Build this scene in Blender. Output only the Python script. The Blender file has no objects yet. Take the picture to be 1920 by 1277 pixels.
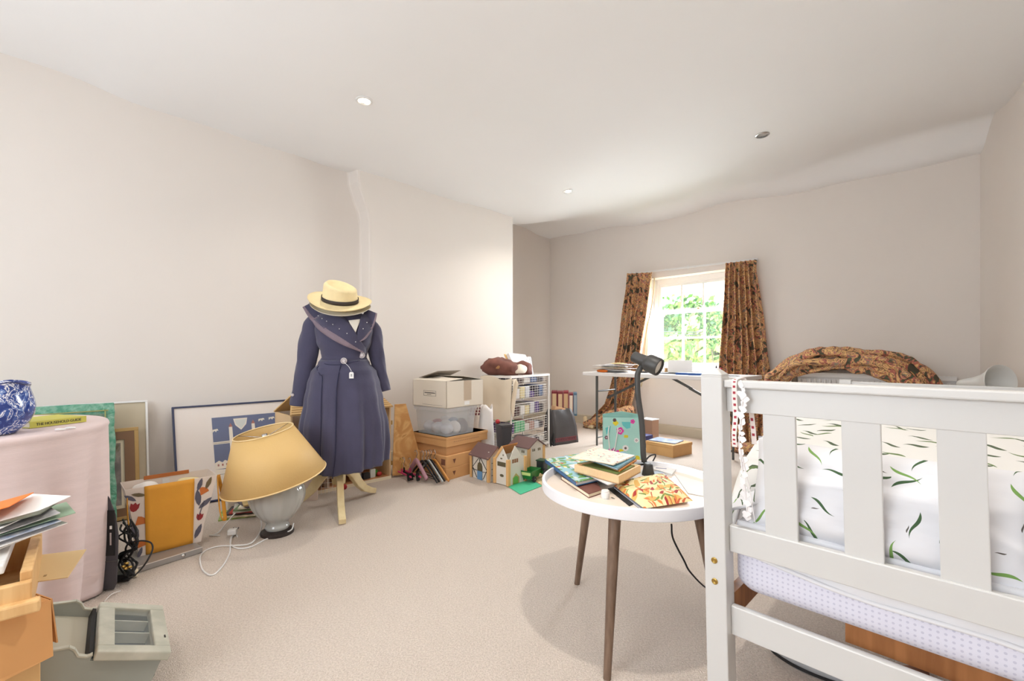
import bpy, bmesh, math, random
from math import sin, cos, pi, radians, sqrt, atan2, exp, hypot
from mathutils import Vector, Matrix, noise

# ---------------------------------------------------------------- camera, world, exposure
F_PX, CX, HZ, EYE = 853.0, 960.0, 663.0, 1.05      # 16 mm lens on a level tripod, horizon row 663
SC = bpy.context.scene
cam_data = bpy.data.cameras.new('camera')
cam_data.sensor_width = 36.0
cam_data.lens = F_PX / 1920.0 * 36.0
cam_data.shift_y = (HZ - 638.5) / 1920.0
cam_data.clip_start = 0.02
cam = bpy.data.objects.new('camera', cam_data)
SC.collection.objects.link(cam)
cam.location = (0, 0, EYE)
cam.rotation_euler = (radians(90), 0, 0)
SC.camera = cam
SC.view_settings.view_transform = 'Standard'
SC.view_settings.look = 'None'
SC.view_settings.gamma = 1.0
SC.view_settings.use_curve_mapping = False
SC.view_settings.exposure = 0.76
SC.cycles.max_bounces = 10
SC.cycles.diffuse_bounces = 6
SC.cycles.transparent_max_bounces = 12
SC.cycles.sample_clamp_indirect = 4.0
SC.cycles.use_denoising = True

world = bpy.data.worlds.new('sky')
SC.world = world
world.use_nodes = True
wn = world.node_tree.nodes; wl = world.node_tree.links
bg = wn['Background']
bg.inputs['Color'].default_value = (0.80, 0.90, 1.0, 1)
bg.inputs['Strength'].default_value = 3.4

# room axes: A runs along the window wall to the right, B runs to the window wall
A = Vector((.702, -.712, 0)); B = Vector((.712, .702, 0))
RZ = atan2(-.712, .702)
def rm(u, v, z=0.0): return Vector((u*.702+v*.712, -u*.712+v*.702, z))
def fl(px, py, z=0.0):
    Y = (EYE-z)*F_PX/(py-HZ); return Vector(((px-CX)/F_PX*Y, Y, z))
def at(px, py, Y): return Vector(((px-CX)/F_PX*Y, Y, EYE-(py-HZ)/F_PX*Y))
def onv(px, v):          # ground position on the vertical plane B = v under pixel column px
    r = (px-CX)/F_PX; Y = v/(.712*r+.702); return Vector((r*Y, Y, 0))

def sun(rot, energy, angle, color):
    d = bpy.data.lights.new('sun', 'SUN'); d.energy = energy; d.angle = radians(angle); d.color = color
    o = bpy.data.objects.new('sun', d); SC.collection.objects.link(o); o.rotation_euler = rot; return o
_sd = Vector((.39, -.39, -.80)); sun(_sd.to_track_quat("-Z", "Z").to_euler(), 3.0, 3, (1, .96, .88))
def area(name, loc, direction, sx, sy, energy, color):
    d = bpy.data.lights.new(name, 'AREA'); d.shape = 'RECTANGLE'; d.size = sx; d.size_y = sy
    d.energy = energy; d.color = color
    o = bpy.data.objects.new(name, d); SC.collection.objects.link(o); o.location = loc
    o.rotation_euler = Vector(direction).to_track_quat('-Z', 'Z').to_euler(); return o
# daylight through the window opening, then two added fill lights behind the camera
area('daylight_window', rm(-2.545, 5.93, 1.45), -B-Vector((0, 0, .75)), 1.0, 1.15, 90, (.88, .94, 1.0))
area('added_rear_fill', rm(-.9, -1.72, 1.55), B, 1.6, 1.3, 22, (.90, .95, 1.0))
area('added_rear_fill', rm(-3.0, -1.72, 1.55), B, 1.2, 1.3, 7, (.90, .95, 1.0))

# ---------------------------------------------------------------- helpers
random.seed(7)
def lin(c):
    return tuple(((x/255.)/12.92 if x/255. <= .04045 else ((x/255.+.055)/1.055)**2.4) for x in c) + (1,)
def mat(name, rgb, rough=.6, metal=0., var=0., vscale=8., bump=0., bscale=60., trans=0., spec=None, stretch=None, rgb2=None, sheen=0., alpha=1., emit=None, coat=0.):
    m = bpy.data.materials.new(name); m.use_nodes = True
    nt = m.node_tree; N = nt.nodes; L = nt.links; b = N['Principled BSDF']
    c = lin(rgb)
    b.inputs['Base Color'].default_value = c
    b.inputs['Roughness'].default_value = rough; b.inputs['Metallic'].default_value = metal
    if trans: b.inputs['Transmission Weight'].default_value = trans
    if spec is not None: b.inputs['Specular IOR Level'].default_value = spec
    if sheen: b.inputs['Sheen Weight'].default_value = sheen
    if coat: b.inputs['Coat Weight'].default_value = coat
    if alpha < 1: b.inputs['Alpha'].default_value = alpha
    if emit: b.inputs['Emission Color'].default_value = lin(emit[0]); b.inputs['Emission Strength'].default_value = emit[1]
    tc = N.new('ShaderNodeTexCoord'); vec = tc.outputs['Object']
    if stretch:
        mp = N.new('ShaderNodeMapping'); mp.inputs['Scale'].default_value = stretch
        L.new(vec, mp.inputs['Vector']); vec = mp.outputs['Vector']
    if var or rgb2:
        nz = N.new('ShaderNodeTexNoise'); nz.inputs['Scale'].default_value = vscale; nz.inputs['Detail'].default_value = 4
        L.new(vec, nz.inputs['Vector'])
        r = N.new('ShaderNodeValToRGB'); L.new(nz.outputs['Fac'], r.inputs['Fac']); L.new(r.outputs['Color'], b.inputs['Base Color'])
        e = r.color_ramp.elements; e[0].position = .35; e[1].position = .65
        if rgb2: e[0].color = lin(rgb2); e[1].color = c
        else:
            e[0].color = tuple(x*(1-var) for x in c[:3])+(1,); e[1].color = tuple(min(1, x*(1+var)) for x in c[:3])+(1,)
    if bump:
        nb = N.new('ShaderNodeTexNoise'); nb.inputs['Scale'].default_value = bscale; nb.inputs['Detail'].default_value = 3
        L.new(vec, nb.inputs['Vector'])
        bp = N.new('ShaderNodeBump'); bp.inputs['Strength'].default_value = bump; bp.inputs['Distance'].default_value = .01
        L.new(nb.outputs['Fac'], bp.inputs['Height']); L.new(bp.outputs['Normal'], b.inputs['Normal'])
    return m
def nd(m, t, **kw):
    n = m.node_tree.nodes.new(t)
    for k, v in kw.items(): setattr(n, k, v)
    return n
def motif_mat(name, base, layers, rough=.8, uv=True, bump=0.):
    """sheet fabric with scattered elongated motifs; layers = (scale, rgb, length, width, density, aligned, bend)"""
    m = mat(name, base, rough, bump=bump, bscale=40)
    N = m.node_tree.nodes; L = m.node_tree.links; b = N['Principled BSDF']
    tc = nd(m, 'ShaderNodeTexCoord'); vec0 = tc.outputs['UV' if uv else 'Object']
    col = nd(m, 'ShaderNodeRGB'); col.outputs[0].default_value = lin(base); cur = col.outputs[0]
    def math_(op, a, b_=None, c_=None):
        n = nd(m, 'ShaderNodeMath', operation=op)
        for i, x in enumerate((a, b_, c_)):
            if x is None: continue
            if isinstance(x, (int, float)): n.inputs[i].default_value = x
            else: L.new(x, n.inputs[i])
        return n.outputs[0]
    for k, (sc, rgb, ln, wd, dens, ali, bend) in enumerate(layers):
        mp = nd(m, 'ShaderNodeMapping'); mp.inputs['Scale'].default_value = (sc, sc, sc); mp.inputs['Location'].default_value = (k*3.7, k*1.9, 0)
        L.new(vec0, mp.inputs['Vector'])
        vo = nd(m, 'ShaderNodeTexVoronoi'); vo.voronoi_dimensions = '2D'; vo.inputs['Scale'].default_value = 1; vo.inputs['Randomness'].default_value = .6
        L.new(mp.outputs[0], vo.inputs['Vector'])
        sub = nd(m, 'ShaderNodeVectorMath', operation='SUBTRACT'); L.new(mp.outputs[0], sub.inputs[0]); L.new(vo.outputs['Position'], sub.inputs[1])
        sep = nd(m, 'ShaderNodeSeparateColor'); L.new(vo.outputs['Color'], sep.inputs[0])
        ang = math_('MULTIPLY_ADD', sep.outputs[0], (6.283 if not ali else 1.2), ali or 0)
        rot = nd(m, 'ShaderNodeVectorRotate', rotation_type='Z_AXIS'); L.new(sub.outputs[0], rot.inputs['Vector']); L.new(ang, rot.inputs['Angle'])
        sx = nd(m, 'ShaderNodeSeparateXYZ'); L.new(rot.outputs[0], sx.inputs[0])
        xx = math_('DIVIDE', sx.outputs[0], ln)
        s1 = math_('SINE', math_('MULTIPLY', xx, 2.4)); y2 = math_('MULTIPLY_ADD', s1, bend, sx.outputs[1])
        x2 = math_('MULTIPLY', xx, xx); hw = math_('MULTIPLY', math_('MAXIMUM', math_('SUBTRACT', 1, x2), 0), wd)
        tap = math_('MULTIPLY', hw, math_('MULTIPLY_ADD', xx, .45, .8))
        mask = math_('LESS_THAN', math_('ABSOLUTE', y2), tap)
        mask = math_('MULTIPLY', mask, math_('LESS_THAN', sep.outputs[1], dens))
        mx = nd(m, 'ShaderNodeMixRGB'); mx.inputs['Color2'].default_value = lin(rgb)
        L.new(mask, mx.inputs['Fac']); L.new(cur, mx.inputs['Color1']); cur = mx.outputs[0]
    L.new(cur, b.inputs['Base Color'])
    return m
def ramp_mat(name, stops, scale=12, rough=.85, detail=6, bump=0., distort=1.5, stretch=None, interp='CONSTANT'):
    m = mat(name, (128, 128, 128), rough, bump=bump, bscale=80)
    N = m.node_tree.nodes; L = m.node_tree.links; b = N['Principled BSDF']
    tc = nd(m, 'ShaderNodeTexCoord'); vec = tc.outputs['Object']
    if stretch:
        mp = nd(m, 'ShaderNodeMapping'); mp.inputs['Scale'].default_value = stretch; L.new(vec, mp.inputs['Vector']); vec = mp.outputs[0]
    nz = nd(m, 'ShaderNodeTexNoise'); nz.inputs['Scale'].default_value = scale; nz.inputs['Detail'].default_value = detail; nz.inputs['Distortion'].default_value = distort
    L.new(vec, nz.inputs['Vector'])
    r = nd(m, 'ShaderNodeValToRGB'); r.color_ramp.interpolation = interp; L.new(nz.outputs['Fac'], r.inputs['Fac'])
    e = r.color_ramp.elements
    e[0].position = stops[0][0]; e[0].color = lin(stops[0][1]); e[1].position = stops[1][0]; e[1].color = lin(stops[1][1])
    for p, c in stops[2:]:
        x = e.new(p); x.color = lin(c)
    L.new(r.outputs[0], b.inputs['Base Color'])
    return m
def wood(name, rgb, rgb2, scale=(30, 30, 3), rough=.45):
    return mat(name, rgb, rough, rgb2=rgb2, vscale=1.5, stretch=scale, bump=.05, bscale=4)

class MB:
    def __init__(s): s.v = []; s.f = []; s.m = []; s.uv = {}
    def face(s, pts, m=0, uvs=None):
        i = len(s.v); s.v += [tuple(p) for p in pts]; s.f.append(tuple(range(i, i+len(pts)))); s.m.append(m)
        if uvs: s.uv[len(s.f)-1] = uvs
        return s
    def box(s, c, d, R=None, m=0, top=None):
        x, y, z = d[0]/2, d[1]/2, d[2]/2; i = len(s.v)
        tx, ty = top if top else (1, 1)
        P = [(-x, -y, -z), (x, -y, -z), (x, y, -z), (-x, y, -z), (-x*tx, -y*ty, z), (x*tx, -y*ty, z), (x*tx, y*ty, z), (-x*tx, y*ty, z)]
        for p in P:
            q = Vector(p)
            if R is not None: q = R @ q
            s.v.append(tuple(q+Vector(c)))
        for q in ((0, 3, 2, 1), (4, 5, 6, 7), (0, 1, 5, 4), (1, 2, 6, 5), (2, 3, 7, 6), (3, 0, 4, 7)):
            s.f.append(tuple(i+k for k in q)); s.m.append(m)
        return s
    def beam(s, p0, p1, w, h, up=(0, 0, 1), m=0):
        p0 = Vector(p0); p1 = Vector(p1); d = p1-p0; L = d.length; x = d.normalized()
        y = Vector(up).cross(x)
        if y.length < 1e-4: y = Vector((0, 1, 0)).cross(x)
        y.normalize(); z = x.cross(y)
        R = Matrix((x, y, z)).transposed()
        return s.box((p0+p1)/2, (L, w, h), R, m)
    def prism(s, pts, vec, m=0, m2=None):
        """closed 3D polygon extruded along vec"""
        n = len(pts); i = len(s.v); vec = Vector(vec)
        s.v += [tuple(p) for p in pts]; s.v += [tuple(Vector(p)+vec) for p in pts]
        s.f.append(tuple(range(i+n-1, i-1, -1))); s.m.append(m); s.f.append(tuple(range(i+n, i+2*n))); s.m.append(m if m2 is None else m2)
        for k in range(n):
            j = (k+1) % n; s.f.append((i+k, i+j, i+n+j, i+n+k)); s.m.append(m)
        return s
    def rings(s, R, m=0, cap=True, closed=True, uvs=None):
        """loft a list of rings with the same point count"""
        n = len(R[0]); i = len(s.v)
        for r in R: s.v += [tuple(p) for p in r]
        nn = n if closed else n-1
        for a in range(len(R)-1):
            for k in range(nn):
                j = (k+1) % n
                s.f.append((i+a*n+k, i+a*n+j, i+(a+1)*n+j, i+(a+1)*n+k)); s.m.append(m)
                if uvs: s.uv[len(s.f)-1] = [(k/n*uvs[0], a/len(R)*uvs[1]), ((k+1)/n*uvs[0], a/len(R)*uvs[1]), ((k+1)/n*uvs[0], (a+1)/len(R)*uvs[1]), (k/n*uvs[0], (a+1)/len(R)*uvs[1])]
        if cap and closed:
            s.f.append(tuple(i+k for k in range(n-1, -1, -1))); s.m.append(m)
            s.f.append(tuple(i+(len(R)-1)*n+k for k in range(n))); s.m.append(m)
        return s
    def cyl(s, p0, p1, r0, r1=None, n=20, m=0, cap=True):
        r1 = r0 if r1 is None else r1
        p0 = Vector(p0); p1 = Vector(p1); d = (p1-p0).normalized()
        a = Vector((0, 0, 1)) if abs(d.z) < .9 else Vector((1, 0, 0))
        x = a.cross(d).normalized(); y = d.cross(x)
        return s.rings([[p+x*(r*cos(2*pi*k/n))+y*(r*sin(2*pi*k/n)) for k in range(n)] for p, r in ((p0, r0), (p1, r1))], m, cap)
    def lathe(s, prof, c=(0, 0, 0), n=32, m=0, cap=True, sx=1, sy=1, M=None):
        R = []
        for r, z in prof:
            ring = [Vector((r*sx*cos(2*pi*k/n), r*sy*sin(2*pi*k/n), z)) for k in range(n)]
            if M is not None: ring = [M @ p for p in ring]
            R.append([p+Vector(c) for p in ring])
        return s.rings(R, m, cap)
    def tube(s, pts, r, n=8, m=0, smooth=True, closed=False, sub=6):
        P = catmull(pts, sub, closed) if smooth else [Vector(p) for p in pts]
        rr = r if callable(r) else (lambda t: r)
        R = []; prev = None; N_ = len(P)
        for i, p in enumerate(P):
            d = (P[min(i+1, N_-1)]-P[max(i-1, 0)])
            d = d.normalized() if d.length > 1e-9 else Vector((0, 0, 1))
            if prev is None:
                a = Vector((0, 0, 1)) if abs(d.z) < .9 else Vector((1, 0, 0)); x = a.cross(d).normalized()
            else:
                x = prev-d*prev.dot(d); x = x.normalized() if x.length > 1e-6 else d.orthogonal().normalized()
            prev = x; y = d.cross(x); q = rr(i/(N_-1))
            qa, qb = q if isinstance(q, tuple) else (q, q)
            R.append([p+x*(qa*cos(2*pi*k/n))+y*(qb*sin(2*pi*k/n)) for k in range(n)])
        return s.rings(R, m)
    def grid(s, fn, nu, nv, m=0, uv=(1, 1)):
        i = len(s.v)
        for b in range(nv+1):
            for a in range(nu+1): s.v.append(tuple(fn(a/nu, b/nv)))
        for b in range(nv):
            for a in range(nu):
                k = i+b*(nu+1)+a
                s.f.append((k, k+1, k+nu+2, k+nu+1)); s.m.append(m)
                U = lambda p, q: (p/nu*uv[0], q/nv*uv[1])
                s.uv[len(s.f)-1] = [U(a, b), U(a+1, b), U(a+1, b+1), U(a, b+1)]
        return s
    def ball(s, c, r, n=12, m=0, R=None):
        rx, ry, rz = r if isinstance(r, tuple) else (r, r, r)
        rs = []
        for a in range(1, n//2+1):
            t = pi*a/(n//2+1)
            ring = [Vector((rx*sin(t)*cos(2*pi*k/n), ry*sin(t)*sin(2*pi*k/n), rz*-cos(t))) for k in range(n)]
            if R is not None: ring = [R @ p for p in ring]
            rs.append([p+Vector(c) for p in ring])
        return s.rings(rs, m)
    def xform(s, M):
        s.v = [tuple(M @ Vector(p)) for p in s.v]; return s
    def build(s, name, mats, parent=None, smooth=False, bev=0., solid=0., sub=0, label=None, auto=None):
        me = bpy.data.meshes.new(name); me.from_pydata(s.v, [], s.f)
        mats = mats if isinstance(mats, (list, tuple)) else [mats]
        for x in mats: me.materials.append(x)
        me.polygons.foreach_set('material_index', s.m)
        if s.uv:
            uvl = me.uv_layers.new(name='UVMap')
            for fi, us in s.uv.items():
                p = me.polygons[fi]
                for li, q in zip(p.loop_indices, us): uvl.data[li].uv = q
        bm = bmesh.new(); bm.from_mesh(me)
        if not s.uv: bmesh.ops.recalc_face_normals(bm, faces=bm.faces)
        bm.to_mesh(me); bm.free()
        if smooth:
            me.polygons.foreach_set('use_smooth', [True]*len(me.polygons))
            if auto: me.set_sharp_from_angle(angle=radians(auto))
        o = bpy.data.objects.new(name, me); SC.collection.objects.link(o)
        if parent is not None: o.parent = parent
        if sub:
            md = o.modifiers.new('sub', 'SUBSURF'); md.levels = sub; md.render_levels = sub
        if solid:
            md = o.modifiers.new('solid', 'SOLIDIFY'); md.thickness = solid; md.offset = 0
        if bev:
            md = o.modifiers.new('bev', 'BEVEL'); md.width = bev; md.segments = 2; md.limit_method = 'ANGLE'; md.angle_limit = radians(40)
        if label: o['label'] = label
        return o
def catmull(P, sub, closed=False):
    P = [Vector(p) for p in P]; n = len(P); out = []
    if closed: P = P+[P[0]]; n += 1
    for i in range(n-1):
        p0 = P[i-1] if i > 0 else (P[-2] if closed else P[0]*2-P[1]); p1 = P[i]; p2 = P[i+1]
        p3 = P[i+2] if i+2 < n else (P[1] if closed else P[-1]*2-P[-2])
        for k in range(sub):
            t = k/sub
            out.append(.5*((2*p1)+(p2-p0)*t+(2*p0-5*p1+4*p2-p3)*t*t+(3*p1-p0-3*p2+p3)*t**3))
    out.append(P[-1]); return out
def interp(tab, x):
    if x <= tab[0][0]: return tab[0][1:]
    for a, b in zip(tab, tab[1:]):
        if x <= b[0]:
            t = (x-a[0])/(b[0]-a[0]); t = t*t*(3-2*t)
            return tuple(p+(q-p)*t for p, q in zip(a[1:], b[1:]))
    return tab[-1][1:]
def tag(o, label, cat, group=None, kind=None):
    o['label'] = label; o['category'] = cat
    if group: o['group'] = group
    if kind: o['kind'] = kind
    return o
def thing(name, label, cat, loc=(0, 0, 0), rz=0., group=None, rot=None):
    o = bpy.data.objects.new(name, None); SC.collection.objects.link(o); o.empty_display_size = .05
    o.location = loc; o.rotation_euler = rot if rot is not None else (0, 0, rz)
    return tag(o, label, cat, group)
def place(o, loc, rz=0., rot=None):
    o.location = loc; o.rotation_euler = rot if rot is not None else (0, 0, rz); return o
def struct(o): o['kind'] = 'structure'; return o
def text(body, size, parent, loc, rot, m, name='lettering', ext=.0006, align='CENTER', sx=1.0, rotm=None):
    c = bpy.data.curves.new(name, 'FONT'); c.body = body; c.size = size; c.extrude = ext; c.align_x = align; c.align_y = 'CENTER'
    o0 = bpy.data.objects.new(name, c); SC.collection.objects.link(o0)
    dg = bpy.context.evaluated_depsgraph_get(); me = bpy.data.meshes.new_from_object(o0.evaluated_get(dg))
    bpy.data.objects.remove(o0); me.materials.clear(); me.materials.append(m)
    o = bpy.data.objects.new(name, me); SC.collection.objects.link(o); o.parent = parent; o.location = loc
    o.rotation_euler = rot if rotm is None else rotm.to_euler(); o.scale = (sx, 1, 1); return o
def Rz(a): return Matrix.Rotation(a, 3, 'Z')
def Rx(a): return Matrix.Rotation(a, 3, 'X')
def Ry(a): return Matrix.Rotation(a, 3, 'Y')
def wob(x, y, z=0, s=1): return noise.noise(Vector((x*s, y*s, z*s)))

# ---------------------------------------------------------------- shared materials
M_wall = mat('painted_plaster', (225, 218, 211), .9, var=.012, vscale=1.2, bump=.10, bscale=5)
M_ceil = mat('ceiling_paint', (236, 235, 234), .92, var=.01, vscale=.8, bump=.10, bscale=2.5)
M_carpet = mat('beige_carpet', (230, 217, 205), .95, bump=.9, bscale=230, rgb2=(208, 194, 181), vscale=150)
M_skirt = mat('greige_skirting_paint', (196, 186, 166), .5)
M_white = mat('white_paint', (228, 227, 225), .35)
M_white_metal = mat('white_coated_wire', (236, 232, 226), .35)
M_card = mat('cardboard', (205, 160, 106), .85, var=.05, vscale=5)
M_card_d = mat('cardboard_inside', (172, 130, 86), .9, var=.05)
M_dark = mat('black_plastic', (38, 38, 40), .45)
M_grey = mat('dark_grey_metal', (92, 92, 90), .4, metal=.5)
M_chrome = mat('chrome', (200, 200, 200), .2, metal=1.)
M_paper = mat('white_paper', (236, 234, 232), .8)
M_cream = mat('cream_paper', (238, 226, 200), .8)
M_pine = wood('pine', (224, 184, 128), (206, 160, 104))
M_black = mat('black_matte', (22, 22, 24), .7)
M_brass = mat('brass', (190, 160, 90), .3, metal=1.)
M_glass = mat('clear_glass', (255, 255, 255), .02, trans=1., alpha=.25)
M_clear = mat('clear_plastic', (225, 230, 235), .25, alpha=.38)
M_orange = mat('orange', (226, 120, 40), .6)
M_red = mat('red', (176, 40, 48), .6)
M_blue = mat('blue', (44, 84, 150), .6)
M_navyp = mat('navy', (34, 44, 84), .6)
M_green = mat('leaf_green', (88, 150, 70), .6)
M_ink = mat('ink', (60, 58, 60), .8)
# ================================================================ THE ROOM
ROOM_TOP = 3.25
ctrl = [(-4.04, -.27, 2.83), (-4.04, .643, 2.76), (-4.04, 1.3, 2.735), (-4.04, 1.85, 2.72), (-3.87, 1.95, 2.69), (-3.87, 2.9, 2.675), (-3.87, 3.84, 2.68),
        (-4.79, 4.75, 2.97), (-4.79, 5.585, 2.90), (-4.0, 5.585, 2.87), (-2.875, 5.585, 2.79), (-1.8, 5.585, 2.84), (-.43, 5.585, 2.94), (.04, 5.585, 2.95), (.24, 4.58, 2.87),
        (-2.2, 2.4, 2.82), (-.6, 2.4, 2.86), (-2.4, 4.2, 2.82), (-1, 4.2, 2.88), (.6, 1, 2.86), (-2, 0, 2.86), (-2, -1.8, 2.88), (1.2, -1.8, 2.88), (-4.04, -1.8, 2.86), (-3.2, 3.3, 2.72)]
def ceil_z(u, v):
    s = w = 0
    for a, b, z in ctrl:
        d = 1.0/((u-a)**2+(v-b)**2+.02)**1.6; s += d*z; w += d
    z = s/w
    k = max(0, min(1, (u+2.2)/1.8)); k = k*k*(3-2*k)
    t = max(0, min(1, (v-5.16)/.40)); t = t*t*(3-2*t)
    return z-.19*k*t
b = MB()
def cg(s, t):
    u = -5.2+7.2*s; v = -2.1+8.1*t; return rm(u, v, ceil_z(u, v))
b.grid(cg, 110, 130)
struct(b.build('ceiling', M_ceil, smooth=True, solid=.0))
b = MB().face([rm(-5.4, -2.2), rm(2.6, -2.2), rm(2.6, 6.2), rm(-5.4, 6.2)])
struct(b.build('floor', M_carpet))

# left wall with its chimney breast; the breast edge leans towards the window end above 2.3 m
prof = [(-4.04, -2.0), (-4.04, 1.99), (-3.87, 1.99), (-3.87, 3.84), (-4.79, 3.84), (-4.79, 5.8)]
zs = [-.02, 1.2, 2.25, 2.36, 2.48, 2.60, 2.75, ROOM_TOP]
b = MB(); R = []
for z in zs:
    k = max(0, min(1, (z-2.25)/.42)); k = k*k*(3-2*k)
    off = .12*k
    R.append([rm(u, v-(off if i in (1, 2) else 0), z) for i, (u, v) in enumerate(prof)])
b.rings(R, closed=False, cap=False)
o = struct(b.build('wall_left', M_wall, bev=.02))
# right wall: leans out towards the near end
rw = [(.04, 5.585), (.236, 4.58), (.60, 2.6), (1.10, 0), (1.45, -2.0)]
b = MB(); b.rings([[rm(u, v, z) for u, v in rw] for z in (-.02, 1.5, ROOM_TOP)], closed=False, cap=False)
struct(b.build('wall_right', M_wall))
def wall_hole(name, v0, v1, ul, ur, holes):
    b = MB(); us = [ul]; 
    def bx(u0, u1, z0, z1):
        c = rm((u0+u1)/2, (v0+v1)/2, (z0+z1)/2); b.box(c, (u1-u0, abs(v1-v0), z1-z0), Rz(RZ))
    cur = ul
    for (a, c, z0, z1) in holes:
        bx(cur, a, -.02, ROOM_TOP); bx(a, c, -.02, z0); bx(a, c, z1, ROOM_TOP); cur = c
    bx(cur, ur, -.02, ROOM_TOP)
    return struct(b.build(name, M_wall))
WU0, WU1, WZ0, WZ1 = -3.07, -2.02, .83, 2.05
wall_hole('wall_back', 5.585, 5.86, -4.9, .4, [(WU0, WU1, WZ0, WZ1)])
wall_hole('wall_near', -2.05, -1.80, -4.5, 1.8, [(-3.6, -2.4, .9, 2.2), (-1.7, -.1, .9, 2.2)])
# skirting boards
def skirt(name, p, q, side):
    d = (q-p).normalized(); n = Vector((-d.y, d.x, 0))*side
    prof2 = [(0, 0), (.018, 0), (.018, .105), (.012, .125), (0, .13)]
    b = MB(); b.prism([p+n*x+Vector((0, 0, z)) for x, z in prof2], q-p)
    return struct(b.build(name, M_skirt))
skirt('baseboard_left', rm(-4.04, -1.8), rm(-4.04, 1.99), -1)
skirt('baseboard_chimney', rm(-3.87, 1.98), rm(-3.87, 3.84), -1)
skirt('baseboard_alcove', rm(-4.79, 3.84), rm(-4.79, 5.585), -1)
skirt('baseboard_back', rm(-4.79, 5.585), rm(.04, 5.585), -1)
skirt('baseboard_right', rm(.04, 5.585), rm(1.10, 0), -1)

# windows: painted sash frame with glazing bars, panes, sill
M_pane = mat('window_glass', (255, 255, 255), .0, alpha=.05)
def make_window(name, u0, u1, z0, z1, vc, inner, rows, cols=3, lower=None):
    """sash at v = vc; inner = sign of the room side along B"""
    root = bpy.data.objects.new(name, None); SC.collection.objects.link(root); struct(root)
    root.location = rm((u0+u1)/2, vc, z0); root.rotation_euler = (0, 0, RZ)
    W = u1-u0; H = z1-z0
    b = MB()
    b.box((-W/2+.03, 0, H/2), (.06, .09, H)); b.box((W/2-.03, 0, H/2), (.06, .09, H))
    b.box((0, 0, H-.035), (W-.12, .09, .07)); b.box((0, 0, .03), (W-.12, .09, .06))
    b.build('window_frame', M_white, root, bev=.004)
    iw = W-.12; zt = H-.07; zb = .06; mid = zb+(zt-zb)*.655
    for nm, a, c, rr, yo in (('lower_sash', zb, mid+.015, 2, -.014*inner*-1), ('upper_sash', mid-.015, zt, 1, .014*inner*-1)):
        b = MB(); st = .04; h = c-a
        b.box((-iw/2+st/2, yo, (a+c)/2), (st, .035, h)); b.box((iw/2-st/2, yo, (a+c)/2), (st, .035, h))
        b.box((0, yo, a+.02), (iw-2*st, .035, .04)); b.box((0, yo, c-.0175), (iw-2*st, .035, .035))
        for k in range(1, cols):
            b.box((-iw/2+st+(iw-2*st)*k/cols, yo, (a+c)/2), (.022, .026, h-.07))
        for k in range(1, rr):
            b.box((0, yo, a+.04+(h-.075)*k/rr), (iw-2*st, .024, .022))
        s = b.build(nm, M_white, root, bev=.002)
        g = MB().box((0, yo, (a+c)/2), (iw-.05, .004, h-.06)); g.build('pane', M_pane, s)
    b = MB().box((0, -.13*inner, -.012), (W+.02, .24, .03)); b.build('window_sill', M_white, root, bev=.006)
    MB().ball((0.08, -.03, mid+.03), (.02, .012, .012)).build('sash_lock', M_brass, root, smooth=True)
    return root
make_window('window_1', WU0, WU1, WZ0, WZ1, 5.80, 1, 3)
make_window('added_window_2', -1.7, -.1, .9, 2.2, -1.95, -1, 3)  # unseen window added behind the camera to house a fill light
make_window('added_window_3', -3.6, -2.4, .9, 2.2, -1.95, -1, 3)  # second unseen window, added for the other rear fill light

# downlights
M_lampglow = mat('lamp_glow', (255, 240, 214), .5, emit=((255, 238, 210), 30.))
def downlight(name, u, v, label, on, power=0):
    z = ceil_z(u, v); p = rm(u, v, z)
    root = thing(name, label, 'ceiling light', p-Vector((0, 0, 0)), 0, 'recessed ceiling lights')
    b = MB().lathe([(.040, -.004), (.040, .02), (.055, .02), (.056, -.003), (.050, -.008), (.042, -.008)], n=28, cap=False)
    b.build('trim_ring', M_white if on else M_chrome, root, smooth=True, auto=40)
    b = MB().lathe([(.0, -.001), (.039, -.002)], n=24, cap=False).face([(.039*cos(t*pi/12), .039*sin(t*pi/12), -.002) for t in range(24)])
    b.build('bulb', M_lampglow if on else M_chrome, root)
    if on:
        d = bpy.data.lights.new('spot', 'SPOT'); d.energy = power; d.color = (1.0, .94, .86); d.shadow_soft_size = .03
        d.spot_size = radians(140); d.spot_blend = 1.
        o = bpy.data.objects.new('downlight_beam', d); SC.collection.objects.link(o); o.parent = root; o.location = (0, 0, -.03)
    return root
def uv_of(X, Y): return (X*.702-Y*.712, X*.712+Y*.702)
def ceil_px(px, py):
    r = (px-CX)/F_PX; Y = 3.0
    for _ in range(60):
        z = ceil_z(*uv_of(r*Y, Y)); Y = .5*Y+.5*(z-EYE)*F_PX/(HZ-py)
    return uv_of(r*Y, Y)
downlight('recessed_downlight', *ceil_px(683, 189), 'lit recessed ceiling spotlight above the hatted dress form', True, 20)
downlight('recessed_downlight', *ceil_px(1064, 358), 'lit recessed ceiling spotlight farthest back, near the chimney breast corner', True, 52)
downlight('gimbal_downlight', *ceil_px(1429, 253), 'unlit silver swivel ceiling spotlight on the right', False)
for X, Y, W_ in ((.45, 1.15, 52), (-1.3, .35, 14)):
    u, v = uv_of(X, Y); downlight('recessed_downlight', u, v, 'lit recessed ceiling spotlight over the near part of the room', True, W_)

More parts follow.
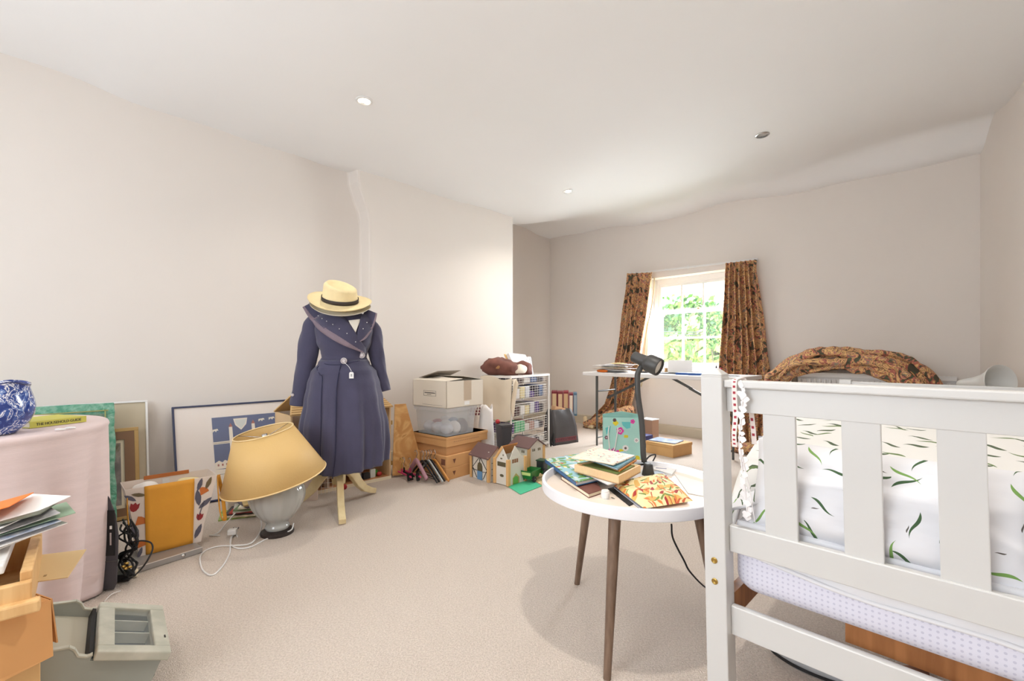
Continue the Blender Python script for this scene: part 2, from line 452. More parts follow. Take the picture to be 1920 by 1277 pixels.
# ---------------------------------------------------------------- outside the window
M_lawn = ramp_mat('lawn', [(0, (120, 150, 80)), (.5, (160, 180, 110))], scale=2, interp='LINEAR')
b = MB().face([rm(-30, 6.4, -2.2), rm(30, 6.4, -2.2), rm(30, 60, -2.2), rm(-30, 60, -2.2)])
struct(b.build('ground_outside', M_lawn))
def leaf_tree(name, c, R, n, mats, label, seed, trunk=True, leaf=.16):
    rnd = random.Random(seed)
    root = thing(name, label, 'tree', (c.x, c.y, -2.2), 0, 'trees outside the window')
    b = MB()
    zc = c.z+2.2
    for i in range(n):
        th = rnd.random()*2*pi; ph = math.acos(2*rnd.random()-1); rr = (.55+.5*rnd.random())
        k = 1+.25*sin(3*th+seed)+.2*cos(4*ph)
        p = Vector((R[0]*rr*k*sin(ph)*cos(th), R[1]*rr*k*sin(ph)*sin(th), zc+R[2]*rr*k*cos(ph)))
        s = leaf*(.6+.8*rnd.random()); a = Vector((rnd.uniform(-1, 1), rnd.uniform(-1, 1), rnd.uniform(-1, 1))).normalized(); d = a.orthogonal().normalized(); e = a.cross(d)
        b.face([p-d*s, p-e*s*.5, p+d*s, p+e*s*.5], rnd.randrange(len(mats)))
    b.build('foliage', mats, root)
    MB().tube([(0, 0, -.02), (.1, 0, zc*.5), (0, .1, zc)], .09*R[0], sub=4).build('trunk', mat('bark', (110, 96, 80), .9), root, smooth=True)
gs = [mat('foliage_a', (120, 165, 84), .6), mat('foliage_b', (165, 196, 116), .6), mat('foliage_c', (80, 128, 78), .6)]
gs2 = [mat('foliage_d', (188, 206, 120), .6), mat('foliage_e', (214, 216, 140), .6), mat('foliage_f', (130, 176, 96), .6)]
leaf_tree('garden_tree', at(1262, 655, 17), (1.1, 1, 1.3), 2600, gs, 'mid green tree at the left behind the lower sash', 3)
leaf_tree('garden_tree', at(1306, 612, 20), (1.5, 1.2, 1.1), 2600, gs, 'dark green tree highest in the middle lower pane', 4)
leaf_tree('garden_shrub', at(1318, 662, 14), (1.0, .8, .8), 2200, gs2, 'yellow green shrub low in the middle lower pane', 5)
leaf_tree('garden_tree', at(1258, 612, 26), (1.3, 1.2, 1.3), 1800, gs, 'pale distant tree at the left above the others', 6)
leaf_tree('garden_cypress', at(1334, 606, 11.5), (.17, .17, .5), 900, gs, 'narrow green cypress beside the right curtain', 7, leaf=.1)
bw = MB()
for dy in (0, .22):
    bw.tube([at(1170, 618+dy*20, 12), at(1290, 623+dy*20, 12), at(1420, 616+dy*20, 12)], .012, n=5)
bw_ = bw.build('wire_span', mat('wire_grey', (110, 110, 112), .6), smooth=True); o = thing('overhead_wire', '', 'wire', (0, 0, 0)); bw_.parent = o
for px in (1170, 1420):
    q = at(px, 618, 12); MB().cyl((q.x, q.y, -2.2), (q.x, q.y, q.z+.3), .10).build('pole', mat('pole_wood', (120, 104, 88), .8), o, smooth=True, auto=40)
tag(o, 'pair of thin overhead wires crossing the view outside the window', 'wire')

# ================================================================ CURTAINS
M_curt = ramp_mat('floral_curtain_cloth', [(0, (84, 76, 62)), (.36, (80, 88, 66)), (.41, (176, 104, 90)), (.45, (222, 178, 122)), (.495, (112, 80, 66)), (.52, (226, 184, 126)), (.56, (184, 118, 106)), (.60, (134, 130, 112)), (.64, (224, 180, 126)), (.7, (88, 92, 68))], scale=10, detail=5, distort=1.3, rough=.9)
M_lining = mat('curtain_lining', (226, 208, 172), .9)
def curtain(name, rows, folds, amp, label, seed=0, heading=True, nu=110, nv=60):
    """rows: (t, left point, right point, fold depth factor)"""
    def pt(s, t):
        for a, c in zip(rows, rows[1:]):
            if t <= c[0] or c is rows[-1]:
                k = (t-a[0])/(c[0]-a[0]); break
        L = a[1].lerp(c[1], k); R = a[2].lerp(c[2], k); am = (a[3]+(c[3]-a[3])*k)*amp
        p = L.lerp(R, s); d = (R-L); d.z = 0
        n = Vector((d.y, -d.x, 0)).normalized()
        if n.y > 0: n = -n
        ph = 2*pi*folds*s+1.1*sin(3*s+seed+2.2*t)+.5*noise.noise(Vector((s*3, t*2.5, seed)))*3*min(1, t*3)
        f = sin(ph); f = (abs(f)**.7)*(1 if f > 0 else -1)
        off = am*f+am*.7*noise.noise(Vector((s*7, t*5, seed+5)))
        return p+n*(off+.02)+d.normalized()*(am*.35*cos(ph*1.0))
    b = MB().grid(pt, nu, nv)
    b.v = [(x, y, max(z, .004)) for x, y, z in b.v]
    return pt, b
def wp(px, py, v):  # point under pixel on the vertical plane v
    g = onv(px, v); return at(px, py, g.y)
V1 = 5.47
root = thing('curtain', 'narrower floral curtain on the left of the window, trailing onto the floor', 'curtain', wp(1200, 660, V1)*1, 0, 'pair of floral curtains')
root.location = (0, 0, 0)
rowsL = [(0, wp(1178, 513, V1), wp(1226, 511, V1), .45), (.10, wp(1176, 540, V1), wp(1224, 539, V1), .9), (.42, wp(1165, 640, V1), wp(1207, 640, V1), 1), (.62, wp(1152, 708, V1), wp(1198, 708, V1), 1.),
         (.80, wp(1136, 757, V1-.02), wp(1187, 762, V1-.02), 1), (.91, wp(1112, 782, V1-.08), wp(1176, 788, V1-.05), 1.1), (1, wp(1096, 800, V1-.18), wp(1172, 812, V1-.18), 1.1)]
_, b = curtain('curtain', rowsL, 5.5, .045, '', 1)
b.build('curtain_panel', M_curt, root, smooth=True, solid=.004)
b = MB().grid(lambda s, t: wp(1226+2*sin(t*9)-t*26+s*2.5, 520+t*205, V1-.03), 2, 20)
b.build('curtain_lining', M_lining, root, smooth=True, solid=.003, label='pale cream lining showing at the inner edge')
b = MB().tube([wp(1188, 770, V1-.06)+Vector((0, 0, .0)), wp(1150, 778, V1-.14), wp(1120, 788, V1-.18), wp(1098, 798, V1-.2)], lambda t: (.085-.02*t, .075-.02*t), n=14)
b.v = [(x+.014*wob(x, y, z, 14), y+.014*wob(y, z, x, 14), max(.004, z+.02*wob(z, x, y, 12))) for x, y, z in b.v]
b.build('curtain_train', M_curt, root, smooth=True, label='end of the curtain bunched on the carpet')
b = MB().tube([wp(1112, 801, V1-.24), wp(1100, 797, V1-.2), wp(1097, 783, V1-.12)], .03, n=10)
b.v = [(x, y, max(.004, z)) for x, y, z in b.v]
b.build('curtain_lining', M_lining, root, smooth=True, label='cream lining turned out on the floor')

root = thing('curtain', 'wider floral curtain on the right of the window behind the bed end', 'curtain', (0, 0, 0), 0, 'pair of floral curtains')
rowsR = [(0, wp(1360, 494, V1), wp(1420, 487, V1), .4), (.08, wp(1359, 512, V1), wp(1419, 506, V1), .8), (.3, wp(1355, 600, V1), wp(1431, 596, V1), 1), (.55, wp(1349, 690, V1-.02), wp(1444, 690, V1-.02), 1.1),
         (.78, wp(1352, 768, V1-.1), wp(1444, 768, V1-.08), 1.2), (.92, wp(1370, 818, V1-.2), wp(1436, 818, V1-.2), 1.5), (1, wp(1380, 851, V1-.3), wp(1432, 848, V1-.3), 1.2)]
_, b = curtain('curtain', rowsR, 6.5, .05, '', 4)
b.v = [(x, y, z) for x, y, z in b.v]
b.build('curtain_panel', M_curt, root, smooth=True, solid=.004)
b = MB().tube([wp(1376, 838, V1-.3), wp(1405, 842, V1-.36), wp(1436, 838, V1-.3)], lambda t: (.09, .07), n=14)
b.v = [(x+.02*wob(x, y, z, 12), y, max(.004, z+.02*wob(z, x, y, 10))) for x, y, z in b.v]
b.build('curtain_train', M_curt, root, smooth=True, label='end of the curtain bunched on the carpet')
# curtain track
root = thing('curtain_track', 'thin white curtain track on the wall above the window', 'curtain rail', (0, 0, 0))
MB().beam(wp(1179, 514, 5.555), wp(1421, 486, 5.555), .014, .022).build('track', M_white, root)
for px, py in ((1182, 513), (1290, 501), (1412, 487)):
    MB().beam(wp(px, py, 5.57), wp(px, py, 5.585), .02, .04).build('bracket', M_white, root)

# ================================================================ RADIATOR AND FRAME WITH DRAPED CURTAIN
root = thing('radiator', 'white ribbed panel radiator on the back wall, right of the window', 'radiator', rm(-1.45, 5.50, 0), RZ)
b = MB(); RW = 1.35; Z0, Z1 = .2, .845
b.box((RW/2, 0, (Z0+Z1)/2), (RW, .012, Z1-Z0))
n = 30
for k in range(n):
    x = .03+(RW-.06)*(k+.5)/n
    b.prism([(x-.014, -.006, Z0+.05), (x-.008, -.024, Z0+.07), (x+.008, -.024, Z0+.07), (x+.014, -.006, Z0+.05)], (0, 0, Z1-Z0-.12))
b.build('front_panel', M_white, root, bev=.003)
b = MB(); 
b.box((RW/2, -.026, Z1-.02), (RW, .004, .03)); b.box((0, .01, (Z0+Z1)/2), (.004, .07, Z1-Z0)); b.box((RW, .01, (Z0+Z1)/2), (.004, .07, Z1-Z0))
b.build('side_cover', M_white, root, bev=.002)
b = MB()
for k in range(44): b.box((.02+(RW-.04)*k/43, .01, Z1+.001), (.012, .07, .006))
for y in (-.026, .045): b.box((RW/2, y, Z1), (RW, .006, .008))
b.build('top_grille', M_white, root)
MB().cyl((RW+.03, 0, .0), (RW+.03, 0, .28), .009).cyl((RW+.03, 0, .26), (RW-.01, 0, .26), .009).build('pipe', M_white, root, smooth=True, auto=40)
MB().cyl((RW+.03, 0, .26), (RW+.03, 0, .33), .018).build('valve', M_white, root, smooth=True, auto=40)
MB().box((.2, .06, .6), (.05, .03, .1)).build('wall_bracket', M_white, root); MB().box((RW-.2, .06, .6), (.05, .03, .1)).build('wall_bracket', M_white, root)

VS = 5.15
M_brown = wood('dark_brown_wood', (104, 84, 62), (80, 62, 44))
root = thing('wooden_screen', 'brown wooden frame standing before the radiator under the draped curtain', 'frame', (0, 0, 0))
pL = onv(1490, VS); pR = onv(1716, VS-.0)
for p in (pL, pR): MB().box((p.x, p.y, .44), (.045, .05, .88), Rz(RZ)).build('post', M_brown, root, bev=.004)
MB().beam((pL.x, pL.y, .885), (pR.x, pR.y, .885), .05, .03).build('top_rail', M_brown, root, bev=.004)
MB().beam((pL.x, pL.y, .3), (pR.x, pR.y, .3), .03, .05).build('lower_rail', M_brown, root, bev=.004)
ctr = [(1436, 770, -.02), (1450, 716, 0), (1474, 690, 0), (1510, 674, 0), (1555, 668, 0), (1602, 669, 0), (1650, 676, 0), (1692, 692, 0), (1722, 716, .0), (1742, 756, 0), (1750, 800, 0)]
pts = [wp(x, y+6, VS+d) for x, y, d in ctr]
P = catmull(pts, 10); NP = len(P)
rad = [(0, .09), (.12, .10), (.25, .10), (.4, .095), (.52, .10), (.65, .13), (.8, .15), (.9, .14), (1, .12)]
b = MB(); R = []; nr = 44
Bv = Vector((.712, .702, 0)); 
for i, p in enumerate(P):
    t = i/(NP-1); d = (P[min(i+1, NP-1)]-P[max(i-1, 0)]).normalized()
    up = Bv.cross(d).normalized()
    if up.z < 0 and abs(up.z) > .2: up = -up
    r = interp(rad, t)[0]; ring = []
    for k in range(nr):
        a = 2*pi*k/nr
        fold = 1.10-.34*abs(sin(3.5*a+1.3*sin(4*t)+t*3))**.45*(.6+.4*sin(2*a+9*t))+.22*noise.noise(Vector((cos(a)*1.6, sin(a)*1.6, t*8)))+.12*sin(2*a+11*t)
        ring.append(p+up*(r*fold*sin(a)*1.0)+Bv*(-.085*fold*cos(a)))
    R.append(ring)
b.rings(R, cap=True)
o = b.build('draped_curtain', M_curt, smooth=True); tag(o, 'floral curtain length bunched in an arch over the frame by the radiator', 'curtain')
b = MB().tube([wp(1585, 684, VS-.09), wp(1605, 694, VS-.1), wp(1640, 690, VS-.1), wp(1675, 700, VS-.12), wp(1712, 735, VS-.12)], lambda t: .03+.02*t, n=12)
b.build('fold', M_curt, o, smooth=True)
for k_, (ou, ob, r0_, i0, i1) in enumerate(((.05, -.085, .034, 6, 62), (-.01, -.105, .038, 14, 84), (-.06, -.08, .034, 30, 92), (.075, -.03, .030, 30, 96), (.02, -.10, .030, 48, 98))):
    pp_ = []
    for i in range(i0, min(i1, NP-1), 6):
        d = (P[min(i+1, NP-1)]-P[max(i-1, 0)]).normalized(); up = Bv.cross(d).normalized()
        if up.z < 0 and abs(up.z) > .2: up = -up
        s_ = 1+.5*(i/NP)
        pp_.append(P[i]+up*(ou*s_+.018*sin(i*.21+k_*2))+Bv*(ob*s_))
    bb = MB().tube(pp_, lambda t, r=r0_: (max(.004, r*(.5+.9*sin(pi*min(1, t*1.02)))), max(.004, r*.8*(.5+.7*sin(pi*min(1, t*1.02))))), n=14)
    bb.v = [tuple(Vector(v)+Vector((wob(v[0], v[1], v[2], 16), 0, wob(v[2], v[0], v[1], 14)))*.014) for v in bb.v]
    bb.build('fold', M_curt, o, smooth=True)

# white cone floor lamp at the right
root = thing('cone_lamp', 'white cone shaped lamp head lying sideways beside the radiator end', 'lamp', (0, 0, 0))
Yl = 3.45
tip = at(1793, 718, Yl); m1 = at(1838, 714, Yl); rim = at(1882, 714, Yl-.0)
Yl = 3.28; ax = (at(1864, 716, Yl-.24)-at(1797, 719, Yl)).normalized()
c0 = at(1797, 719, Yl)
X = ax.orthogonal().normalized(); Y2 = ax.cross(X)
prof = [(.016, 0), (.022, .01), (.030, .05), (.040, .12), (.055, .18), (.082, .235), (.108, .272), (.112, .285), (.106, .282), (.078, .24), (.05, .185), (.02, .14)]
b = MB(); b.rings([[c0+ax*z+X*(r*cos(2*pi*k/32))+Y2*(r*sin(2*pi*k/32)) for k in range(32)] for r, z in prof])
b.build('lamp_shade', mat('lamp_white', (214, 214, 210), .35), root, smooth=True, auto=60)
q = c0+ax*.1
MB().cyl((q.x, q.y, .02), (q.x, q.y, q.z-.03), .009).build('pole', M_white, root, smooth=True, auto=40)
MB().lathe([(.0, 0), (.11, 0), (.11, .012), (.02, .025), (.01, .03)], c=(q.x, q.y, 0)).build('base', M_white, root, smooth=True, auto=40)
# ================================================================ BED END, MATTRESS, BEDDING
BP = Vector((.538, 1.30, 0))
def bl(x, y, z): return (x, y, z)
root = thing('bed', 'white wooden bed frame with a tall slatted end in the right foreground', 'bed', BP, RZ)
M_bedw = mat('white_bed_paint', (208, 207, 205), .32)
def rack(b):
    b.v = [(x+.022*(1-z), y, z) for x, y, z in b.v]; return b
PW = .0585
for x0, L in ((0, 'left'), (.925, 'right')):
    b = MB().box((x0+PW/2, .03, .4925), (PW, .06, .985))
    b.rings([[(x0+cx*PW, .06*cy, z) for cx, cy in ((0, 0), (1, 0), (1, 1), (0, 1))] for z in (.985, .990)], cap=False)
    b.rings([[(x0+PW/2+(cx-.5)*PW*k, .03+(cy-.5)*.06*k, z) for cx, cy in ((0, 0), (1, 0), (1, 1), (0, 1))] for z, k in ((.990, 1), (1.008, .35))])
    o = rack(b).build('post', M_bedw, root, bev=.003)
    if x0 == 0:
        for px, py in ((1346, 1120), (1348, 1155)):
            zz = .485 if py == 1120 else .448
            pass
for x0 in (0,):
    for z in (.472, .414):
        m = MB().lathe([(.0, 0), (.0085, 0), (.0085, .002), (.006, .0035), (.003, .0015), (0, .0015)], n=20, M=Matrix.Rotation(radians(90), 3, 'X'), c=(.028+.022*(1-z), -.0, z))
        m.build('bolt', M_brass, root, smooth=True, auto=30, label='round brass bolt cap on the left post')
RX0, RX1 = PW, .925
rack(MB().box(((RX0+RX1)/2, .035, .966), (RX1-RX0, .045, .021))).build('top_rail', M_bedw, root, bev=.004)
rack(MB().box(((RX0+RX1)/2, .042, .922), (RX1-RX0, .02, .068))).build('top_board', M_bedw, root, bev=.002)
rack(MB().box(((RX0+RX1)/2, .040, .534), (RX1-RX0, .022, .073))).build('middle_rail', M_bedw, root, bev=.003)
rack(MB().box(((RX0+RX1)/2, .040, .308), (RX1-RX0, .022, .080))).build('lower_rail', M_bedw, root, bev=.003)
for s0, s1 in ((.091, .167), (.2635, .338), (.431, .506), (.600, .675), (.770, .845)):
    rack(MB().box((PW+(s0+s1)/2, .042, .729), (s1-s0, .014, .326))).build('slat', M_bedw, root, bev=.002)
M_bedbrown = wood('bed_base_pine', (176, 118, 70), (150, 96, 54))
for x in (.05, .93):
    MB().box((x+.01, 1.0, .335), (.025, 1.88, .075)).build('side_rail', M_bedbrown, root)
MB().box((.62, .13, .345), (.60, .03, .05)).build('base_board', M_bedbrown, root)
for k in range(9):
    MB().box((.49, .2+k*.2, .362), (.86, .07, .018)).build('bed_slat', M_bedbrown, root)
for x in (.03, .95):
    MB().box((x, 1.93, .45), (.055, .055, .9)).build('post', M_bedw, root, bev=.003)
for z in (.85, .5): MB().box((.49, 1.93, z), (.87, .022, .08)).build('far_rail', M_bedw, root, bev=.003)

M_matt = mat('mattress_knit', (232, 232, 242), .8)
def dots(m, sc=55):
    N = m.node_tree.nodes; L = m.node_tree.links; b = N['Principled BSDF']
    tc = nd(m, 'ShaderNodeTexCoord'); mp = nd(m, 'ShaderNodeMapping'); mp.inputs['Scale'].default_value = (sc, sc, sc)
    L.new(tc.outputs['Object'], mp.inputs['Vector'])
    fr = nd(m, 'ShaderNodeVectorMath', operation='FRACTION'); L.new(mp.outputs[0], fr.inputs[0])
    su = nd(m, 'ShaderNodeVectorMath', operation='SUBTRACT'); su.inputs[1].default_value = (.5, 0, .5); L.new(fr.outputs[0], su.inputs[0])
    sx = nd(m, 'ShaderNodeSeparateXYZ'); L.new(su.outputs[0], sx.inputs[0])
    cb = nd(m, 'ShaderNodeCombineXYZ'); L.new(sx.outputs[0], cb.inputs[0]); L.new(sx.outputs[2], cb.inputs[2])
    ln = nd(m, 'ShaderNodeVectorMath', operation='LENGTH'); L.new(cb.outputs[0], ln.inputs[0])
    lt = nd(m, 'ShaderNodeMath', operation='LESS_THAN'); L.new(ln.outputs['Value'], lt.inputs[0]); lt.inputs[1].default_value = .22
    mx = nd(m, 'ShaderNodeMixRGB'); mx.inputs['Color1'].default_value = lin((218, 218, 232)); mx.inputs['Color2'].default_value = lin((196, 196, 214))
    L.new(lt.outputs[0], mx.inputs['Fac']); L.new(mx.outputs[0], b.inputs['Base Color'])
dots(M_matt, 80)
def rbox(x0, x1, y0, y1, z0, z1, r, e=10, wobble=0.):
    """soft box: rings in z of rounded rectangles"""
    b = MB(); R = []
    for k in range(e+1):
        z = z0+(z1-z0)*k/e; q = min(z-z0, z1-z); ins = 0 if q >= r else r-sqrt(max(0, r*r-(r-q)**2))
        ring = []
        xa, xb, ya, yb = x0+ins, x1-ins, y0+ins, y1-ins; rc = r
        for (cx, cy, a0) in ((xb-rc, ya+rc, -90), (xb-rc, yb-rc, 0), (xa+rc, yb-rc, 90), (xa+rc, ya+rc, 180)):
            for j in range(7):
                a = radians(a0+15*j); ring.append(Vector((cx+rc*cos(a), cy+rc*sin(a), z)))
        R.append(ring)
    b.rings(R); return b
o = rbox(.066, .93, .060, 1.90, .373, .565, .05, 14).build('mattress', M_matt, smooth=True)
place(o, BP, RZ); tag(o, 'white perforated knit mattress on the bed behind the lower rails', 'mattress')
# fitted sheet slipping over the mattress end
M_sheet = mat('white_sheet', (226, 226, 230), .75)
def sh(s, t):
    x = .075+.85*s
    low = .505-.045*min(1, s*2.6)-.006*sin(9*s)
    # t 0..0.35 over the top, then down the front face
    if t < .45:
        y = .30-.5*t; z = .572+.006*wob(x*9, y*9, 3)+.012*max(0, sin(x*22+y*30))*0.6
    else:
        k = (t-.45)/.55; a = min(1, k*3)
        z = .575-.01*a-(.565-low)*k; y = .0735-.0165*min(1, k*4)+.002*sin(30*s+9*k)
    return Vector((x, y, z))
b = MB().grid(sh, 90, 40)
o = b.build('bed_sheet', M_sheet, smooth=True, solid=.002); place(o, BP, RZ); tag(o, 'white fitted sheet slipping down the end of the mattress', 'sheet')
hp = [sh(k/24, 1)+Vector((0, -.001, 0)) for k in range(25)]
MB().tube(hp, .006, sub=2).build('hem', M_sheet, o, smooth=True)

CROC_DK = (62, 92, 58); CROC_LT = (120, 160, 84)
M_pillowc = motif_mat('crocodile_pillowcase', (226, 226, 230), [(12, CROC_DK, .40, .050, .62, 0, .07), (10.5, CROC_LT, .36, .046, .5, 0, -.06), (16, (90, 84, 78), .16, .03, .25, 0, .02)], bump=.05)
M_duvet = motif_mat('crocodile_duvet', (228, 227, 224), [(14, (82, 96, 72), .42, .085, .72, -.5, .08), (12, (106, 128, 80), .36, .06, .55, -.4, -.06)])
def cushion(W, H, T, n=34, seed=1., sag=0.):
    b = MB()
    for side in (1, -1):
        def fn(s, t, side=side):
            x = (s-.5)*2; y = (t-.5)*2
            e = max(0, (1-abs(x)**2.6))*max(0, (1-abs(y)**2.6)); e = e**.42
            px = x*W/2*(1-.05*(1-abs(y)**2)*abs(x)); py = y*H/2*(1-.06*(1-abs(x)**2)*abs(y))
            wr = 1+.22*noise.noise(Vector((x*2.2, y*2.2, seed)))+.10*noise.noise(Vector((x*6, y*6, seed+side)))
            return Vector((px, py, side*T/2*e*wr))
        b.grid(fn, n, n, uv=(W, H))
    return b
o = cushion(.57, .27, .15, seed=2.3).build('pillow', M_pillowc, smooth=True)
# leans on the end boards: local x along the bed end
Rm = Matrix.Rotation(RZ, 4, 'Z') @ Matrix.Translation(Vector((.370, .155, .672))) @ Matrix.Rotation(radians(66), 4, 'X') @ Matrix.Rotation(radians(-1), 4, 'Z')
o.matrix_world = Matrix.Translation(BP) @ Rm; tag(o, 'plump white crocodile print pillow pressed against the slats of the bed end', 'pillow', 'crocodile print bedding')
o = cushion(.27, .27, .13, seed=5.1).build('pillow', M_pillowc, smooth=True)
Rm = Matrix.Rotation(RZ, 4, 'Z') @ Matrix.Translation(Vector((.790, .165, .668))) @ Matrix.Rotation(radians(62), 4, 'X') @ Matrix.Rotation(radians(0), 4, 'Z')
o.matrix_world = Matrix.Translation(BP) @ Rm; tag(o, 'crocodile print pillow at the right edge of the photo behind the slats', 'pillow', 'crocodile print bedding')
def dv(s, t):
    y = .255+1.60*t
    xs = -.10+1.12*s
    h = .69+.115*min(1, t*3.5)**.7+.03*wob(xs*3, y*2.5, 1)+.012*wob(xs*11, y*9, 4)+.0*t
    if t < .02: h -= .10
    x = xs
    if xs < .03:       # drape over the near side of the mattress
        k = (.03-xs)/.13; x = .03-.045*sin(k*pi/2)-.0; h -= .20*k
    if xs > .95: h -= .5*(xs-.95)
    h = max(h, .56) if x > .04 else h
    return Vector((x, y, h))
b = MB().grid(dv, 80, 90, uv=(1.1, 1.65))
# front roll of the duvet
def dr(s, t):
    p = dv(s, 0.02); return Vector((p.x, p.y-.03*sin(t*pi), p.z-(p.z-(.575 if p.x > .04 else .50))*t))
b.grid(dr, 80, 8, uv=(1.1, .15))
o = b.build('duvet', M_duvet, smooth=True, solid=.012); place(o, BP, RZ); tag(o, 'white duvet with small green crocodile print heaped on the bed', 'duvet', 'crocodile print bedding')
# crumpled pillowcase corner at the left edge of the bed
def cc(s, t):
    x = .0+.17*s; y = .09+.32*t
    return Vector((x, y, .575+.075*(1-t*.3)*s+.05*t*s+.02*wob(x*20, y*14, 3)))
b = MB().grid(cc, 24, 30, uv=(.3, .5))
o = b.build('pillowcase', M_pillowc, smooth=True, solid=.006); place(o, BP, RZ); tag(o, 'loose white crocodile print pillowcase at the corner beside the bed post', 'pillowcase', 'crocodile print bedding')

# ribbon and felt garland hanging from the bed end by the post
M_rib = mat('ribbon_cream', (244, 232, 226), .7); M_ribr = mat('ribbon_red', (168, 50, 66), .7)
def strip(b, pts, w, axis, m=0, sub=6):
    P = catmull(pts, sub); ax_ = Vector(axis)*w/2
    for a, c in zip(P, P[1:]): b.face([a-ax_, a+ax_, c+ax_, c-ax_], m)
    return P
o = thing('red_ribbon', 'cream ribbon with red checks draped over the bed end by the post', 'ribbon', BP, RZ)
b = MB(); pts = [(.092, .062, .982), (.091, .03, .981), (.091, .006, .975), (.090, .008, .93), (.092, .010, .88), (.089, .008, .83), (.090, .010, .795)]
P = strip(b, pts, .013, (1, 0, 0))
b2 = MB(); n = len(P)
for i in range(4, n-2, 2):
    a = P[i]+Vector((0, -.0012, 0)); c = P[i].lerp(P[i+1], .8)+Vector((0, -.0012, 0)); w = Vector((.0032, 0, 0)); b2.face([a-w, a+w, c+w, c-w])
b.build('ribbon_band', M_rib, o, solid=.0008); b2.build('check_pattern', M_ribr, o, solid=.0004)
b = MB(); P = strip(b, [(.096, .060, .980), (.108, .066, .93), (.118, .064, .86), (.124, .060, .80)], .013, (1, 0, 0)); b.build('ribbon_band', M_rib, o, solid=.0008)
b2 = MB()
for i in range(1, len(P)-2, 2):
    a = P[i]+Vector((0, -.002, 0)); c = P[i].lerp(P[i+1], .7)+Vector((0, -.002, 0)); w = Vector((.0032, 0, 0)); b2.face([a-w, a+w, c+w, c-w])
b2.build('check_pattern', M_ribr, o, solid=.0004)
M_felt = mat('white_felt', (246, 242, 242), .9)
o = thing('garland', 'string of small white felt shapes hanging beside the bed post', 'garland', BP, RZ)
gp = [(.105, .012, .978), (.112, .006, .94), (.108, .010, .90), (.103, .012, .85), (.098, .02, .80), (.102, .03, .74), (.104, .045, .68), (.108, .05, .62), (.11, .06, .585)]
MB().tube(gp, .0018, n=6).build('string', M_felt, o, smooth=True)
MB().tube([(.098, .02, .80), (.108, .03, .74), (.116, .045, .68), (.122, .055, .62), (.126, .06, .585)], .0014, n=6).build('string', M_felt, o, smooth=True)
rnd = random.Random(3)
P = catmull(gp, 3)
for i in range(1, len(P)-1, 1):
    c = P[i]+Vector((rnd.uniform(-.006, .008), rnd.uniform(-.003, .003), 0)); r = rnd.uniform(.006, .011)
    bb = MB(); a0 = rnd.random()*3
    pts = [c+Vector((r*(1+.35*cos(2*a+a0))*cos(a), 0, r*(1+.3*sin(3*a))*sin(a))) for a in [2*pi*k/12 for k in range(12)]]
    bb.prism(pts, (0, .0025, 0)); bb.build('felt_shape', M_felt, o, bev=.0008)

# clear bag and slippers under the bed
p = fl(1520, 1262)
o = thing('storage_bag', 'clear plastic bag with black piping lying under the bed', 'bag', (p.x+.06, p.y+.02, 0), RZ+.1)
b = MB().lathe([(0, .0), (.13, .004), (.15, .02), (.13, .05), (.06, .06), (0, .062)], sx=1.1, sy=.62, n=30)
b.build('clear_cover', M_clear, o, smooth=True)
MB().tube([(.165*cos(t), .095*sin(t), .022) for t in [2*pi*k/20 for k in range(20)]], .005, closed=True, sub=3).build('piping', M_black, o, smooth=True)
for k, (x, y, mm) in enumerate(((-.06, -.02, M_navyp), (-.03, .01, M_white), (0, -.02, M_navyp), (.03, .0, M_white), (.06, -.01, M_black))):
    MB().ball((x, y, .028), (.02, .026, .015)).build('toy', mm, o, smooth=True)
p = fl(1610, 1290)
o = MB().rings([[Vector((.16*sx_*cos(a), .05*sx_*sin(a)*(1.15-.25*cos(a)), z)) for a in [2*pi*k/20 for k in range(20)]] for z, sx_ in ((0, .95), (.012, 1), (.02, .98))]).build('slipper', mat('tan_leather', (150, 92, 60), .5), smooth=True)
place(o, (p.x+.12, p.y, 0), RZ+1.2); tag(o, 'tan leather shoe sole lying under the bed behind the clear bag', 'shoe')

# ================================================================ ROUND SIDE TABLE
TC = Vector((.466, 1.774, 0)); TR = .348; TH = .56
M_tabtop = mat('white_lacquer', (238, 238, 242), .3)
M_tabin = mat('pale_table_top', (240, 226, 212), .4, var=.01)
M_walnut = wood('walnut_leg', (128, 104, 86), (100, 78, 62), scale=(40, 40, 4))
root = thing('side_table', 'round white tray table on three brown wooden legs in the middle foreground', 'table', TC)
b = MB().lathe([(0, TH-.045), (TR-.012, TH-.045), (TR-.002, TH-.04), (TR, TH-.03), (TR, TH-.003), (TR-.003, TH), (TR-.010, TH), (TR-.012, TH-.003), (TR-.014, TH-.024), (TR-.018, TH-.028)], n=96, cap=True)
b.build('rim', M_tabtop, root, smooth=True, auto=40)
MB().lathe([(0, TH-.030), (TR-.0165, TH-.030), (TR-.0165, TH-.027), (0, TH-.027)], n=96, cap=False).build('tabletop', M_tabin, root, smooth=True, auto=30)
for a in (119.5, -117.5, 1):
    c, s = cos(radians(a)), sin(radians(a))
    MB().cyl((.245*c, .245*s, TH-.045), (.345*c, .345*s, 0), .0215, .0125, n=24).build('leg', M_walnut, root, smooth=True, auto=40)
TZ = TH-.027
tp = lambda px, py, z=TZ: fl(px, py, z)
